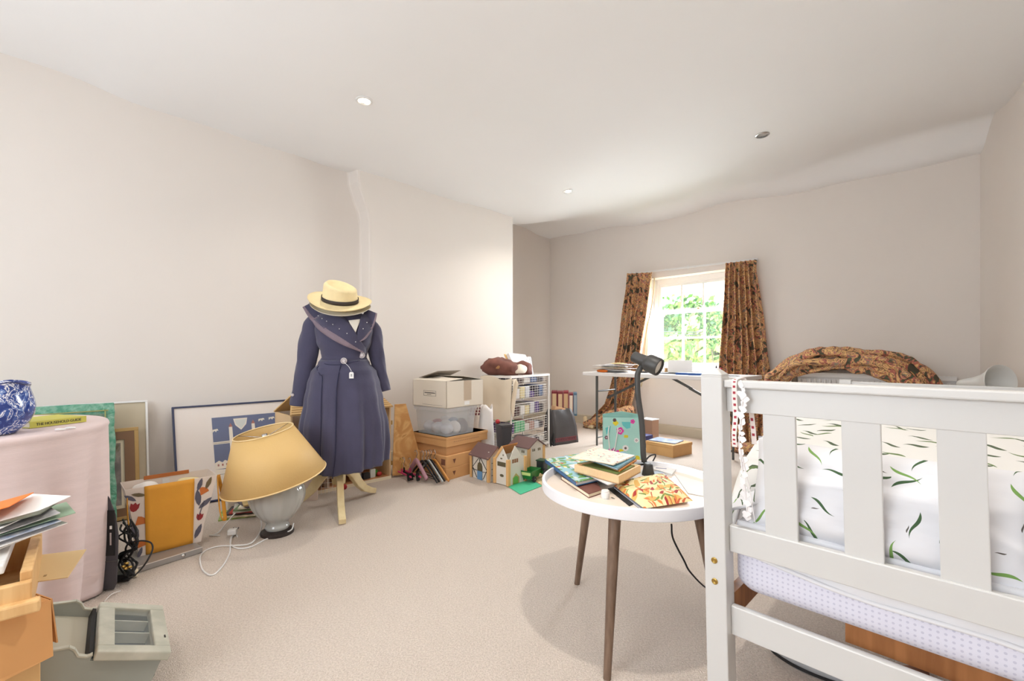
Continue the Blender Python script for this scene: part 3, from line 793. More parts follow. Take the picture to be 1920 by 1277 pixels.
def slab(name, corners, h, mats, label, cat, z0=None, group=None, build=True, bev=.0015):
    """flat quad thing from 3D ground-plan corners (x,y) at height z0"""
    z0 = TZ if z0 is None else z0
    c = sum((Vector((p[0], p[1], 0)) for p in corners), Vector())/len(corners)
    b = MB(); P = [Vector((p[0]-c.x, p[1]-c.y, 0)) for p in corners]
    b.prism(P, (0, 0, h), 0, 1 if isinstance(mats, (list, tuple)) and len(mats) > 1 else None)
    o = b.build(name, mats, bev=bev); o.location = (c.x, c.y, z0); tag(o, label, cat, group); return o
def book(name, c, w, d, h, rz, cover, label, cat='book', z0=0, page=M_cream, group=None, spine=None, tilt=None):
    root = thing(name, label, cat, (c[0], c[1], z0), rz, group)
    if tilt: root.rotation_euler = (tilt[0], tilt[1], rz)
    MB().box((.003, 0, h/2), (w-.012, d-.01, h-.006)).build('pages', page, root)
    b = MB().box((0, 0, .0015), (w, d, .003)).box((0, 0, h-.0015), (w, d, .003)).box((-w/2+.0015, 0, h/2), (.003, d, h))
    b.build('cover', cover, root, bev=.0008)
    return root
# book stack on the table, bottom to top
M_art = motif_mat('children_art', (150, 200, 214), [(26, (96, 158, 84), .8, .42, .75, 0, .1), (34, (236, 204, 70), .5, .3, .25, 0, .1), (30, (210, 80, 60), .5, .22, .15, 0, .05), (40, (240, 240, 236), .5, .3, .3, 0, 0)], uv=False, rough=.35)
M_maroon = mat('brown_book_cloth', (116, 70, 60), .7)
M_bluecov = mat('blue_spine', (40, 92, 140), .4)
def quadbook(name, pxs, z, h, cover, label, page=M_paper, spine=None, cat='book'):
    """book whose top outline is seen at these pixels (corner order around), top height z+h"""
    pts = [fl(x, y, z+h) for x, y in pxs]; c = sum(pts, Vector())/4
    root = thing(name, label, cat, (c.x, c.y, z))
    L = [Vector((p.x-c.x, p.y-c.y, 0)) for p in pts]
    MB().prism([p*.975 for p in L], (0, 0, h-.004)).build('pages', page, root).location = (0, 0, .002)
    MB().prism(L, (0, 0, .0025)).build('back_cover', spine or cover, root)
    MB().prism([p+Vector((0, 0, h-.0025)) for p in L], (0, 0, .0025)).build('front_cover', cover, root)
    if spine:
        a, q = L[0], L[3]
        MB().prism([a, a*.985, q*.985, q], (0, 0, h)).build('spine', spine, root)
    return root
Z = TZ
quadbook('picture_book', [(1052, 892), (1112, 893), (1128, 918), (1104, 926)], Z, .016, M_maroon, 'thin brown book lowest under the green picture book on the table', page=M_cream)
b1 = Z+.020
quadbook('picture_book', [(1022, 861), (1098, 848), (1160, 886), (1080, 904)], b1, .016, M_art, 'large green and blue illustrated picture book overhanging the table rim', spine=M_bluecov)
b2z = b1+.0175
quadbook('magazine', [(1066, 872), (1100, 866), (1170, 902), (1140, 908)], b2z, .004, M_paper, 'white magazine sticking out beneath the wooden tray', page=M_paper, cat='magazine')
tz = b2z+.005
def quadbox(name, pxs, z, h, m, label, cat, zt=None, inner=None):
    pts = [fl(x, y, z+h) for x, y in pxs]; c = sum(pts, Vector())/4
    root = thing(name, label, cat, (c.x, c.y, z)); L = [Vector((p.x-c.x, p.y-c.y, 0)) for p in pts]
    MB().prism(L, (0, 0, .004)).build('bottom', m, root)
    for i in range(4):
        a, q = L[i], L[(i+1) % 4]; MB().prism([a, q, q*.93, a*.93], (0, 0, h)).build('side', m, root)
    return root, L
bx, L = quadbox('wooden_tray', [(1077, 871), (1130, 862), (1201, 872), (1160, 893)], tz, .030, mat('pale_wood_tray', (232, 196, 150), .5, var=.03, stretch=(4, 40, 4)), 'pale wooden tray box of books and papers on the side table', 'tray')
wt = tz+.006
quadbook('notebook', [(1082, 869), (1130, 860), (1196, 870), (1158, 889)], wt, .020, mat('green_cover', (106, 120, 62), .6), 'olive green notebook inside the wooden tray', page=M_cream)
quadbook('notebook', [(1110, 862), (1165, 850), (1194, 862), (1162, 882)], wt+.021, .006, mat('orange_folder', (214, 140, 70), .6), 'orange folder lying over the notebook in the tray', cat='folder')
quadbook('notebook', [(1104, 860), (1168, 846), (1192, 857), (1158, 878)], wt+.028, .008, mat('teal_folder', (90, 140, 158), .5), 'blue grey notebook near the top of the pile on the table')
M_pic = motif_mat('cream_sketch_cover', (244, 230, 208), [(40, (196, 110, 110), .5, .16, .2, 0, .1), (46, (110, 150, 160), .5, .14, .22, 0, .1), (60, (120, 96, 70), .5, .1, .14, 0, .1)], uv=False, rough=.5)
def curved(s, t):
    P = [fl(x, y, wt+.043) for x, y in ((1071, 859), (1115, 841), (1190, 853), (1150, 872))]
    p = P[0].lerp(P[3], s).lerp(P[1].lerp(P[2], s), t); p.z += .004*sin(s*3+t*2); return p
o = MB().grid(curved, 12, 12, uv=(1, 1)).build('picture_book_open', M_pic, smooth=True, solid=.006)
o.name = 'paperback'; tag(o, 'cream illustrated paperback on top of the pile on the side table', 'book')
# extra leaflets and magazines around
quadbook('magazine', [(1150, 912), (1186, 905), (1222, 950), (1208, 957)], TZ, .008, mat('grey_magazine', (120, 124, 140), .4), 'grey magazine poking out in front of the floral pouch', cat='magazine')
quadbook('magazine', [(1140, 916), (1160, 910), (1188, 944), (1180, 948)], TZ, .003, M_black, 'black edged leaflet beside the white candle', cat='leaflet')
quadbook('envelope', [(1176, 888), (1212, 878), (1228, 902), (1190, 912)], TZ, .004, M_paper, 'white paper sheet between the tray and the floral pouch', cat='paper')
quadbook('slate_card', [(1206, 888), (1236, 881), (1250, 891), (1218, 902)], TZ+.005, .003, mat('slate_card', (104, 120, 132), .5), 'slate grey card beside the lamp clip', cat='card')
e = quadbook('envelope', [(1212, 876), (1222, 869), (1267, 880), (1260, 889)], TZ, .010, M_paper, 'white printed booklet near the rear rim of the table', cat='booklet')
MB().box((0, 0, .0104), (.045, .010, .0006), Rz(-.35)).build('lettering', mat('lilac_print', (150, 150, 180), .7), e)
quadbook('envelope', [(1264, 888), (1320, 905), (1345, 935), (1290, 925)], TZ, .002, M_paper, 'white paper lying flat at the right of the side table', cat='paper')
# floral pouch
M_floral = motif_mat('floral_pouch_cloth', (240, 222, 170), [(16, (222, 178, 100), .6, .26, .7, 0, .1), (24, (168, 54, 48), .5, .24, .42, 0, .12), (22, (118, 142, 72), .75, .12, .6, 0, .2), (30, (222, 128, 70), .45, .22, .4, 0, .1), (26, (200, 96, 60), .6, .10, .4, 0, .1)], bump=.05)
pq = [fl(x, y, TZ+.02) for x, y in ((1150, 905), (1245, 884), (1300, 934), (1208, 948))]
def pou(side):
    def fn(s, t):
        p = pq[0].lerp(pq[3], t).lerp(pq[1].lerp(pq[2], t), s)
        e_ = (max(0, 1-abs(2*s-1)**3)*max(0, 1-abs(2*t-1)**3))**.5
        z = TZ+.010+.024*e_*(1+.4*wob(s*4, t*4, 2)) if side > 0 else TZ+.010-.006*e_
        return Vector((p.x, p.y, z))
    return fn
b = MB().grid(pou(1), 26, 26, uv=(.30, .22)).grid(pou(-1), 26, 26, uv=(.30, .22))
o = b.build('floral_pouch', M_floral, smooth=True); tag(o, 'cream pouch with red and green floral print on the side table', 'pouch')
# candle-like white pot, paper clips
p = tp(1135, 934)
o = thing('white_pot', 'small white plastic cap bottle standing on the side table', 'bottle', (p.x, p.y, TZ))
MB().lathe([(0, 0), (.0145, 0), (.0155, .003), (.0155, .020), (.015, .022), (0, .022)], n=28).build('body', M_white, o, smooth=True, auto=35)
MB().lathe([(0, .022), (.0135, .022), (.014, .027), (.012, .029), (0, .029)], n=28).build('cap', M_white, o, smooth=True, auto=35)
rnd = random.Random(8)
for k in range(5):
    p = tp(1142+k*11, 934+rnd.random()*10)
    o = MB().tube([(0, 0, 0), (.014, 0, 0), (.016, .004, 0), (.002, .007, 0), (-.002, .003, 0), (.012, .002, 0)], .0007, n=5, sub=4).build('paper_clip', M_chrome, smooth=True)
    place(o, (p.x, p.y, TZ+.001), rnd.random()*3); tag(o, 'small wire paper clip beside the white cap bottle', 'paper clip', 'paper clips on the side table')

# clip lamp standing on the table
root = thing('reading_lamp', 'black gooseneck reading lamp clamped on the rear of the side table', 'lamp', (0, 0, 0))
YL = 1.93
base = at(1214, 876, YL)
M_lampb = mat('lamp_black', (62, 61, 60), .45)
b = MB().lathe([(0, 0), (.026, 0), (.027, .008), (.023, .03), (.019, .05), (.012, .053), (0, .053)], c=(base.x, base.y-.01, TZ), n=8)
b.build('clamp', M_lampb, root, bev=.002)
MB().box((base.x-.02, base.y+.02, TZ+.045), (.075, .03, .008), Rz(.3)).build('clamp_jaw', M_lampb, root, bev=.002)
nk = [(1208, 866), (1206, 850), (1205, 820), (1203, 790), (1199, 762), (1196, 740), (1195, 715), (1196, 700), (1202, 688), (1208, 680)]
MB().tube([at(x, y, YL) for x, y in nk], .0118, n=14).build('gooseneck', M_lampb, root, smooth=True)
h0 = at(1187, 668, YL+.03); h1 = at(1213, 679, YL-.01); h2 = at(1236, 689, YL-.05)
d = (h2-h0).normalized()
b = MB().cyl(h0, h0+d*.004, .019, .0235, n=28).cyl(h0+d*.004, h0+d*.068, .0235, .0255, n=28)
b.build('lamp_socket', M_lampb, root, smooth=True, auto=40)
X = d.orthogonal().normalized(); Y2 = d.cross(X)
b = MB(); b.rings([[h0+d*z+X*(r*cos(2*pi*k/32))+Y2*(r*sin(2*pi*k/32)) for k in range(32)] for r, z in ((.026, .060), (.036, .072), (.038, .078), (.038, .125), (.036, .128), (.032, .128), (.030, .118), (.01, .10))])
b.build('lamp_head', M_lampb, root, smooth=True, auto=35)
MB().cyl(h0+d*.112, h0+d*.119, .031, .031, n=28).build('bulb', mat('bulb_glass', (214, 206, 194), .3), root, smooth=True, auto=40)
MB().tube([at(1207, 868, YL), at(1216, 857, YL+.03), at(1224, 853, YL+.06), at(1229, 855, YL+.12), Vector((.655, 2.16, .50)), Vector((.66, 2.12, .42)), Vector((.63, 1.9, .44)), at(1259, 975, 1.74)], .003, n=8).build('cable', M_black, root, smooth=True)
MB().tube([at(1259, 983, 1.72), at(1262, 1010, 1.74), at(1282, 1050, 1.75), at(1296, 1075, 1.78), at(1330, 1106, 1.95), Vector((.95, 2.0, .008))], .0035, n=8).build('cable', M_black, root, smooth=True)
# ================================================================ FOLDING TABLE BY THE WINDOW
M_topl = mat('pale_grey_table_plastic', (222, 218, 216), .45)
FT = thing('folding_table', 'white topped folding table with grey metal legs in front of the window', 'table', rm(-3.14, 4.23, 0), RZ)
FL, FD, FH = 1.70, .60, .84
MB().box((FL/2, FD/2, FH-.02), (FL, FD, .040)).build('tabletop', M_topl, FT, bev=.006)
for nm, xl, sgn in (('left', .12, 1), ('right', 1.47, -1)):
    for y in (.11, .49):
        l = MB().cyl((xl, y, .36), (xl, y, FH-.04), .0145, n=16).build('leg', M_grey, FT, smooth=True, auto=40)
        MB().cyl((xl, y, 0), (xl, y, .38), .0115, n=16).build('lower_leg', M_grey, l, smooth=True, auto=40)
    MB().cyl((xl, .11, .09), (xl, .49, .09), .009, n=12).build('foot_bar', M_grey, FT, smooth=True, auto=40)
    MB().cyl((xl, .11, .62), (xl, .49, .62), .009, n=12).build('cross_bar', M_grey, FT, smooth=True, auto=40)
    MB().beam((xl+.01*sgn, .30, .53), (xl+.36*sgn, .30, .70), .006, .026).build('folding_brace', M_grey, FT)
    MB().beam((xl+.33*sgn, .31, .69), (xl+.58*sgn, .31, .81), .006, .026).build('folding_brace', M_grey, FT)
MB().box((.62, .01, FH-.05), (.006, .006, .04)).build('latch', M_dark, FT)
FTm = Matrix.Translation(rm(-3.14, 4.23, 0)) @ Matrix.Rotation(RZ, 4, 'Z')
def ft(x, y, z=0): return FTm @ Vector((x, y, FH+z))
def ftx(px, y):  # table-local x whose point at depth y shows in pixel column px
    lo, hi = -.2, 2.2
    for _ in range(40):
        m = (lo+hi)/2; p = FTm @ Vector((m, y, FH))
        if p.x/p.y*F_PX+CX < px: lo = m
        else: hi = m
    return lo
rnd = random.Random(21)
def sheet(x, y, w, d, rz, m, label, cat, z, h=.0015, group=None, name='paper_sheet'):
    b = MB(); 
    b.grid(lambda s, t: Vector(((s-.5)*w, (t-.5)*d, .002*sin(3*s+2*t))), 6, 4, uv=(1, 1))
    o = b.build(name, m, smooth=True, solid=h); p = ft(x, y, z+h/2+.002); place(o, p, RZ+rz); tag(o, label, cat, group); return o
z = 0
M_p2 = mat('grey_print_paper', (176, 176, 182), .8, rgb2=(226, 226, 228), vscale=30)
cols = [M_paper, M_cream, M_p2, M_paper, mat('photo_print', (120, 110, 120), .5, rgb2=(214, 190, 160), vscale=40), M_paper, M_cream, M_p2, M_paper, M_paper, M_p2, M_paper]
words = ['lowest white sheet', 'cream sheet', 'printed grey sheet', 'white sheet near the middle', 'coloured photo print', 'white letter', 'cream letter', 'grey printed letter', 'upper white sheet', 'white page near the top', 'grey page near the top', 'topmost white sheet']
for i in range(12):
    sheet(.14+.16*rnd.random()+.10, .12+.16*rnd.random(), .26+.08*rnd.random(), .2, rnd.uniform(-.5, .5), cols[i], words[i]+' in the paper heap at the left of the folding table', 'paper', z+.0035, .003, 'papers heaped on the folding table'); z += .0075
zt = z
def blob_thing(name, p, r, m, label, cat, rz=0, group=None):
    o = MB().ball((0, 0, r[2]), r, 14).build(name, m, smooth=True); place(o, p, rz); tag(o, label, cat, group); return o
pch = blob_thing('pencil_case', ft(ftx(1129, .05), .05), (.075, .026, .017), M_orange, 'orange rounded pencil case at the front left of the folding table', 'case', RZ)
o = blob_thing('straw_dish', ft(.36, .18, zt+.004), (.10, .07, .006), mat('straw_yellow', (226, 204, 140), .7), 'pale yellow oval dish on top of the paper heap', 'dish', RZ)
o = MB().tube([(0, 0, 0), (.03, .01, .004), (.05, -.01, .003), (.09, .0, .003)], .004, n=6).build('cable_knot', M_black, smooth=True); place(o, ft(.25, .3, zt+.006), RZ); tag(o, 'small black cord lying on the paper heap', 'cord')
for x, y, w, d, rz, m, lab, cat, h in ((.50, .10, .22, .16, .3, M_p2, 'loose grey printed page right of the heap on the folding table', 'paper', .002), (.62, .26, .1, .05, .2, M_dark, 'dark notebook behind the lamp on the folding table', 'notebook', .018),
        (.86, .20, .26, .18, -.1, M_paper, 'white page in the middle of the folding table', 'paper', .002), (.98, .30, .30, .17, .1, M_dark, 'flat black folder at the right of the white card', 'folder', .012),
        (.72, .36, .12, .08, .5, M_orange, 'small orange leaflet behind the lamp head', 'leaflet', .004),
        (1.22, .16, .30, .16, .05, M_blue, 'blue book near the right end of the folding table', 'book', .022), (1.05, .08, .30, .14, .1, M_paper, 'long white page on the front edge of the folding table', 'paper', .002),
        (1.52, .20, .20, .16, .4, M_p2, 'striped grey magazine at the right end of the folding table', 'magazine', .010)):
    o = MB().box((0, 0, h/2), (w, d, h)).build({'paper': 'paper_sheet'}.get(cat, cat), m, bev=.001); place(o, ft(x, y), RZ+rz); tag(o, lab, cat)
# standing white card
xc = ftx(1275, .42)
o = thing('greeting_card', 'white folded card standing on the folding table before the window', 'card', ft(xc, .42), RZ+.35)
MB().beam((-.12, 0, 0), (.12, 0, 0), .0015, .002).grid(lambda s, t: Vector(((s-.5)*.24, .035*(1-t), .14*t)), 2, 2).build('front_leaf', M_paper, o, solid=.0015)
MB().grid(lambda s, t: Vector(((s-.5)*.24, .035*(1-t)*-1+.0, .14*t)), 2, 2).build('rear_leaf', M_paper, o, solid=.0015)
o = MB().cyl((0, 0, 0), (0, 0, .055), .016, n=20).build('cork_pot', mat('cork', (176, 140, 96), .9), smooth=True, auto=40); place(o, ft(ftx(1249, .4), .40)); tag(o, 'small brown pot left of the white standing card', 'pot')
o = thing('glue_bottle', 'small clear bottle with a dark nozzle cap at the right of the folding table', 'bottle', ft(ftx(1343, .45), .45))
MB().lathe([(0, 0), (.018, 0), (.018, .05), (.008, .06), (0, .06)], n=20).build('body', mat('bottle_grey', (170, 176, 180), .3), o, smooth=True, auto=40)
MB().lathe([(0, .06), (.009, .06), (.007, .075), (.003, .09), (0, .09)], n=16).build('cap', M_dark, o, smooth=True)
o = thing('paint_bottle', 'small white bottle with a red cap beside the glue bottle', 'bottle', ft(ftx(1352, .42), .42))
MB().lathe([(0, 0), (.013, 0), (.013, .045), (0, .045)], n=20).build('body', M_paper, o, smooth=True, auto=40)
MB().lathe([(0, .045), (.01, .045), (.009, .07), (0, .07)], n=16).build('cap', M_red, o, smooth=True)
o = MB().beam((0, 0, .01), (.09, .02, .012), .02, .018).cyl((.0, 0, .01), (-.02, .03, .01), .012).build('spectacles_case', M_dark, smooth=False, bev=.004); place(o, ft(ftx(1322, .5), .50), RZ); tag(o, 'small black case near the glue bottle on the folding table', 'case')

# ================================================================ THINGS UNDER AND IN FRONT OF THE FOLDING TABLE
def cbox(name, w, d, h, m, loc, rz, label, cat='box', lid=None, group=None, m2=None, seam=True):
    root = thing(name, label, cat, loc, rz, group)
    MB().box((w/2, d/2, (h-(lid or 0))/2), (w, d, h-(lid or 0))).build('box_body', m, root, bev=.003)
    if lid: MB().box((w/2, d/2, h-lid/2), (w+.008, d+.008, lid)).build('lid', m2 or m, root, bev=.003)
    return root
def ang_box(near, left_vp, name, w, d, h, m, label, **kw): pass
nb = fl(1262, 859)          # near corner; left edge recedes to the left
rzb = RZ-.05
def corner_box(name, near, rz, wl, wr, h, m, label, z=0, **kw):
    """near corner given; wl = length to the left/back, wr = to the right/back; local frame: x to right-back, y to left-back"""
    return cbox(name, wr, wl, h, m, (near.x, near.y, z), rz, label, **kw)
RB = atan2(.77, .638)       # boxes roughly square to the room
o = corner_box('cardboard_box', nb, RB-.25, .33, .33, .125, M_card, 'open topped cardboard box under the folding table with a blue magazine on it', lid=.03)
bx0 = o
c = nb+Matrix.Rotation(RB-.25, 3, 'Z') @ Vector((.17, .18, 0))
M_bmag = mat('blue_cover_print', (104, 120, 160), .35, rgb2=(170, 190, 214), vscale=14)
for k, dz in enumerate((0,)):
    o = MB().box((0, 0, .004), (.22, .29, .008)).build('magazine', M_bmag, bev=.001); place(o, (c.x-.02, c.y, .1265), RB-.05); tag(o, 'magazine with a blue patterned cover on the cardboard box', 'magazine')
n2 = fl(1217, 846)
o = corner_box('blue_box', fl(1214, 847)+Vector((0, .16, 0)), RB-.15, .22, .2, .13, mat('navy_box', (52, 54, 112), .6), 'dark blue box under the folding table behind the gift bag')
o = corner_box('small_box', fl(1222, 832, 0)+Vector((.04, .12, 0)), RB-.2, .17, .14, .26, mat('brown_box', (176, 140, 116), .8), 'small upright cardboard box with a white lid under the folding table', lid=.012, m2=M_paper)

# teal flowered gift bag
M_teal = mat('teal_bag_paper', (166, 214, 204), .5, var=.06, vscale=5)
gp0 = fl(1131, 872); GZ = gp0.y
gb = thing('gift_bag', 'turquoise paper gift bag with pink and yellow flowers before the folding table', 'bag', Vector((at(1131, 0, GZ).x, GZ, 0)), -.13)
GW, GH, GD = .355, .47, .13
def quad(b, a, c, d, e, m=0): return b.face([a, c, d, e], m)
b = MB(); W0, W1 = GW*.96, GW
ring = lambda z, w, d, xo=0: [Vector((xo, 0, z)), Vector((xo+w, 0, z)), Vector((xo+w, d, z)), Vector((xo, d, z))]
b.rings([ring(0, W0, GD, .012), ring(.2, GW*.98, GD, .004), ring(GH-.02, GW, GD*.7, 0)], cap=False)
b.face(ring(0.001, W0, GD, .012))
b.face([(0, GD*.7, GH-.02), (GW, GD*.7, GH-.02), (GW, GD*.68, GH), (GW*.5, GD*.6, GH+.03), (0, GD*.68, GH)])
b.build('bag_body', M_teal, gb, solid=.0015)
def flower(b, cx, cz, r, mp, mc, n=6, m2=None, y=-.0016, petal=.55, round_=.5):
    pts = []
    N_ = 48
    for k in range(N_):
        a = 2*pi*k/N_; rr = r*(1-petal*.5+petal*.5*abs(cos(n*a/2))**round_)
        pts.append((cx+rr*cos(a), y, cz+rr*sin(a)))
    b.face(pts, mp)
    b.face([(cx+r*.38*cos(2*pi*k/20), y-.0005, cz+r*.38*sin(2*pi*k/20)) for k in range(20)], mc)
    b.face([(cx+r*.2*cos(2*pi*k/20), y-.001, cz+r*.2*sin(2*pi*k/20)) for k in range(20)], m2 if m2 is not None else mp)
mm = [mat('bag_magenta', (214, 66, 160), .5), mat('bag_yellow', (222, 206, 50), .5), M_white, mat('bag_plum', (116, 60, 84), .5), mat('bag_aqua', (98, 190, 190), .5), mat('bag_brown', (96, 80, 78), .5)]
b = MB()
flower(b, .155, .325, .036, 0, 2, 5, 3); flower(b, .09, .095, .072, 0, 5, 9, 0, petal=.9); flower(b, .165, .105, .05, 1, 1, 4, 1, y=-.0012, petal=.8); flower(b, .295, .045, .058, 1, 3, 6, 2)
flower(b, .305, .24, .024, 2, 3, 8, 2); flower(b, .205, .165, .030, 2, 5, 9, 5); flower(b, .105, .425, .018, 5, 3, 6, 5); flower(b, .115, .398, .026, 1, 1, 4, 1, y=-.0012)
flower(b, .27, .415, .022, 0, 0, 5, 3); flower(b, .010+.02, .26, .018, 3, 2, 6, 5); flower(b, .21, .275, .020, 1, 1, 2, 1, petal=1.2)
b.face([(.17, -.0013, .41), (.25, -.0013, .41), (.25, -.0013, .355), (.215, -.0013, .345), (.18, -.0013, .375)], 4)
b.face([(.02, -.0013, .35), (.07, -.0013, .37), (.06, -.0013, .31), (.03, -.0013, .29)], 4)
b.v = [(x, y+.0, z) for x, y, z in b.v]
b.build('flower_print', mm, gb)
MB().tube([(.055, -.004, .37), (.045, -.012, .30), (.052, -.016, .22), (.06, -.018, .16), (.085, -.02, .135), (.105, -.018, .17), (.118, -.016, .24), (.13, -.012, .31), (.135, -.004, .36)], .0055, n=8).build('handle', M_white, gb, smooth=True)
# ================================================================ ALCOVE CORNER: binders, black bag, wire unit
o = cbox('cardboard_box', .30, .26, .24, M_card, Vector((.50, 5.93, 0)), -.12, 'low cardboard box in the corner carrying a row of box files')
specs = [('burgundy box file with a tan label, leftmost in the corner row', (122, 42, 50), (206, 180, 140)), ('burgundy box file with a wide tan spine label, second from left', (128, 44, 52), (214, 184, 146)), ('burgundy box file with a red striped tan spine, middle of the row', (134, 46, 54), (204, 170, 128)),
         ('narrower burgundy file with a white label and ring hole', (118, 36, 50), (226, 210, 190)), ('slate blue file at the right end of the corner row', (78, 110, 132), (150, 160, 168))]
x = 0
for i, (lab, c1, c2) in enumerate(specs):
    w = (.075, .07, .07, .055, .045)[i]; h = (.315, .31, .315, .29, .295)[i]
    p = Vector((.515+x*.993, 5.945-x*.12, .2405)); x += w+.004
    r = thing('box_file', lab, 'file', p, -.12, 'box files in the corner')
    m1 = mat('file_cover', c1, .5); m2 = mat('file_label', c2, .7)
    MB().box((w/2, .11, h/2), (w, .22, h)).build('cover', m1, r, bev=.002)
    MB().box((w/2, -.0006, h*.5), (w*.72, .001, h*.82)).build('spine_label', m2, r)
    if i == 3: MB().lathe([(.006, 0), (.011, 0), (.011, .002), (.006, .002)], n=16, M=Matrix.Rotation(radians(90), 3, 'X'), c=(w/2, -.001, .05)).build('ring_hole', M_chrome, r)
# black woven bag
M_bbag = mat('black_bag_vinyl', (70, 66, 66), .5, bump=.15, bscale=12)
bp = fl(1039, 836)
r = thing('black_bag', 'black open topped shopper bag with a red stitched border beside the wire unit', 'bag', bp, .62)
BW, BH, BD = .36, .40, .18
b = MB(); 
R = []
for z, w0, w1, d in ((0, 0, 1.03, 1.05), (.03, 0, 1.03, 1.05), (.2, .0, .97, .95), (.33, .0, .90, .75), (.385, .02, .84, .55), (.40, .04, .80, .5)):
    xa, xb = BW*w0, BW*w1; dd = BD*d; yo = (BD-dd)/2
    ring = []
    n = 10
    for k in range(n): s = k/n; ring.append(Vector((xa+(xb-xa)*s, yo+.012*sin(pi*s)*(z/.4)+.006*sin(9*s+z*20), z)))
    for k in range(4): s = k/4; ring.append(Vector((xb-.02*sin(pi*s)*z*2, yo+dd*s, z)))
    for k in range(n): s = k/n; ring.append(Vector((xb+(xa-xb)*s, yo+dd-.012*sin(pi*s)*(z/.4), z)))
    for k in range(4): s = k/4; ring.append(Vector((xa+.02*sin(pi*s)*z*2, yo+dd*(1-s), z)))
    R.append(ring)
b.rings(R, cap=False); b.face(R[0])
b.build('bag_body', M_bbag, r, smooth=True, solid=.004)
b = MB()
for k in range(11):
    x0 = .025+k*.030
    for dx in (-.011, .011): b.beam((x0-dx, -.010, .045), (x0+dx, -.006, .075), .003, .004)
b.beam((.01, -.010, .04), (.35, -.010, .04), .003, .003); b.beam((.01, -.009, .08), (.35, -.009, .08), .003, .003)
b.build('stitched_border', mat('dull_red_thread', (150, 66, 74), .7), r)
o = MB().box((0, 0, 0), (.20, .07, .05), Ry(.25)).build('papers', mat('tan_papers', (206, 160, 120), .7), bev=.004); o.parent = r; o.location = (.16, .09, .395)

# white wire drawer unit
UN = Vector((-.011, 4.56, 0)); UA = atan2(.6, .44); UL, UD, UH = .72, .36, .825
un = thing('wire_drawer_unit', 'white wire basket drawer unit stuffed with craft things by the chimney breast', 'drawer unit', UN, UA)
# local x to the right-back (front of baskets), local y to the left-back
b = MB()
for x, y in ((0, 0), (UL, 0), (UL, UD), (0, UD)): b.cyl((x, y, 0), (x, y, UH), .0105, n=10)
for z in (UH-.012, .05):
    b.beam((0, 0, z), (UL, 0, z), .018, .022); b.beam((0, UD, z), (UL, UD, z), .018, .022); b.beam((0, 0, z), (0, UD, z), .018, .022); b.beam((UL, 0, z), (UL, UD, z), .018, .022)
b.build('frame', M_white_metal, un, smooth=True, auto=40)
def basket(z, h):
    b = MB(); x0, x1, y0, y1 = .02, UL-.02, .012, UD-.015
    for k in range(15):
        x = x0+(x1-x0)*k/14
        b.cyl((x, y0, z), (x, y0, z+h), .0016, n=4); b.cyl((x, y1, z), (x, y1, z+h), .0016, n=4)
    for k in range(6):
        y = y0+(y1-y0)*k/5
        b.cyl((x0, y, z), (x0, y, z+h), .0016, n=4); b.cyl((x1, y, z), (x1, y, z+h), .0016, n=4); b.cyl((x0, y, z), (x1, y, z), .0016, n=4)
    nz = max(2, int(h/.022))
    for k in range(nz+1):
        zz = z+h*k/nz; rr = .003 if k == nz else .0016
        b.cyl((x0, y0, zz), (x1, y0, zz), rr, n=4); b.cyl((x0, y1, zz), (x1, y1, zz), rr, n=4); b.cyl((x0, y0, zz), (x0, y1, zz), rr, n=4); b.cyl((x1, y0, zz), (x1, y1, zz), rr, n=4)
    return b.build('basket', M_white_metal, un)
levels = [(.07, .10), (.225, .13), (.40, .13), (.575, .13), (.735, .07)]
for z, h in levels: basket(z, h)
rnd = random.Random(11)
cl = [mat('craft_%d' % i, c, .7) for i, c in enumerate([(120, 200, 150), (96, 70, 130), (230, 226, 222), (190, 150, 140), (60, 50, 60), (226, 210, 160), (160, 60, 70), (90, 110, 150), (206, 206, 212), (84, 60, 56)])]
names = ['mint green', 'purple', 'white', 'dusty pink', 'black', 'pale yellow', 'dark red', 'slate blue', 'light grey', 'brown']
lvn = ['lowest', 'second', 'third', 'fourth']
UM = Matrix.Translation(UN) @ Matrix.Rotation(UA, 4, 'Z')
for li, (z, h) in enumerate(levels[:4]):
    for k in range(7):
        ci = (li*3+k*3+(1 if li == 1 else 0)) % 10
        if li == 1: ci = (1, 0, 0, 2, 3, 8, 4)[k]
        if li == 0: ci = (8, 2, 9, 2, 8, 4, 2)[k]
        w = .085; x = .075+k*.093; hh = h*rnd.uniform(.5, .95)
        p = UM @ Vector((x, .15, z+.003))
        b = MB().box((0, 0, hh/2), (w, .22, hh))
        b.v = [(a+.012*wob(a, c, q+k, 30), c, q if q < .001 else q+.014*wob(a+k, c, 0, 25)) for a, c, q in b.v]
        o = b.build('folded_cloth' if k % 2 else 'craft_packet', cl[ci], bev=.008); place(o, p, UA+rnd.uniform(-.06, .06))
        tag(o, '%s %s in the %s wire basket, %s' % (names[ci], 'folded cloth' if k % 2 else 'craft packet', lvn[li], ['at the near corner', 'second from the near corner', 'left of the middle', 'in the middle', 'right of the middle', 'second from the right', 'at the right end'][k]), 'cloth' if k % 2 else 'packet', 'craft things in the wire baskets')
p = UM @ Vector((.33, .17, levels[4][0]))
for k in range(5):
    pp = UM @ Vector((.09+.135*k, .17, levels[4][0]+.003))
    o = MB().box((0, 0, .025), (.12, .24, .05)).build('folded_cloth', [cl[4], cl[9], cl[2], cl[7], cl[4]][k], bev=.008); place(o, pp, UA); tag(o, ['black', 'brown', 'white', 'slate blue', 'dark'][k]+' folded cloth in the top wire basket, number %s from the near corner' % ['one', 'two', 'three', 'four', 'five'][k], 'cloth', 'craft things in the wire baskets')
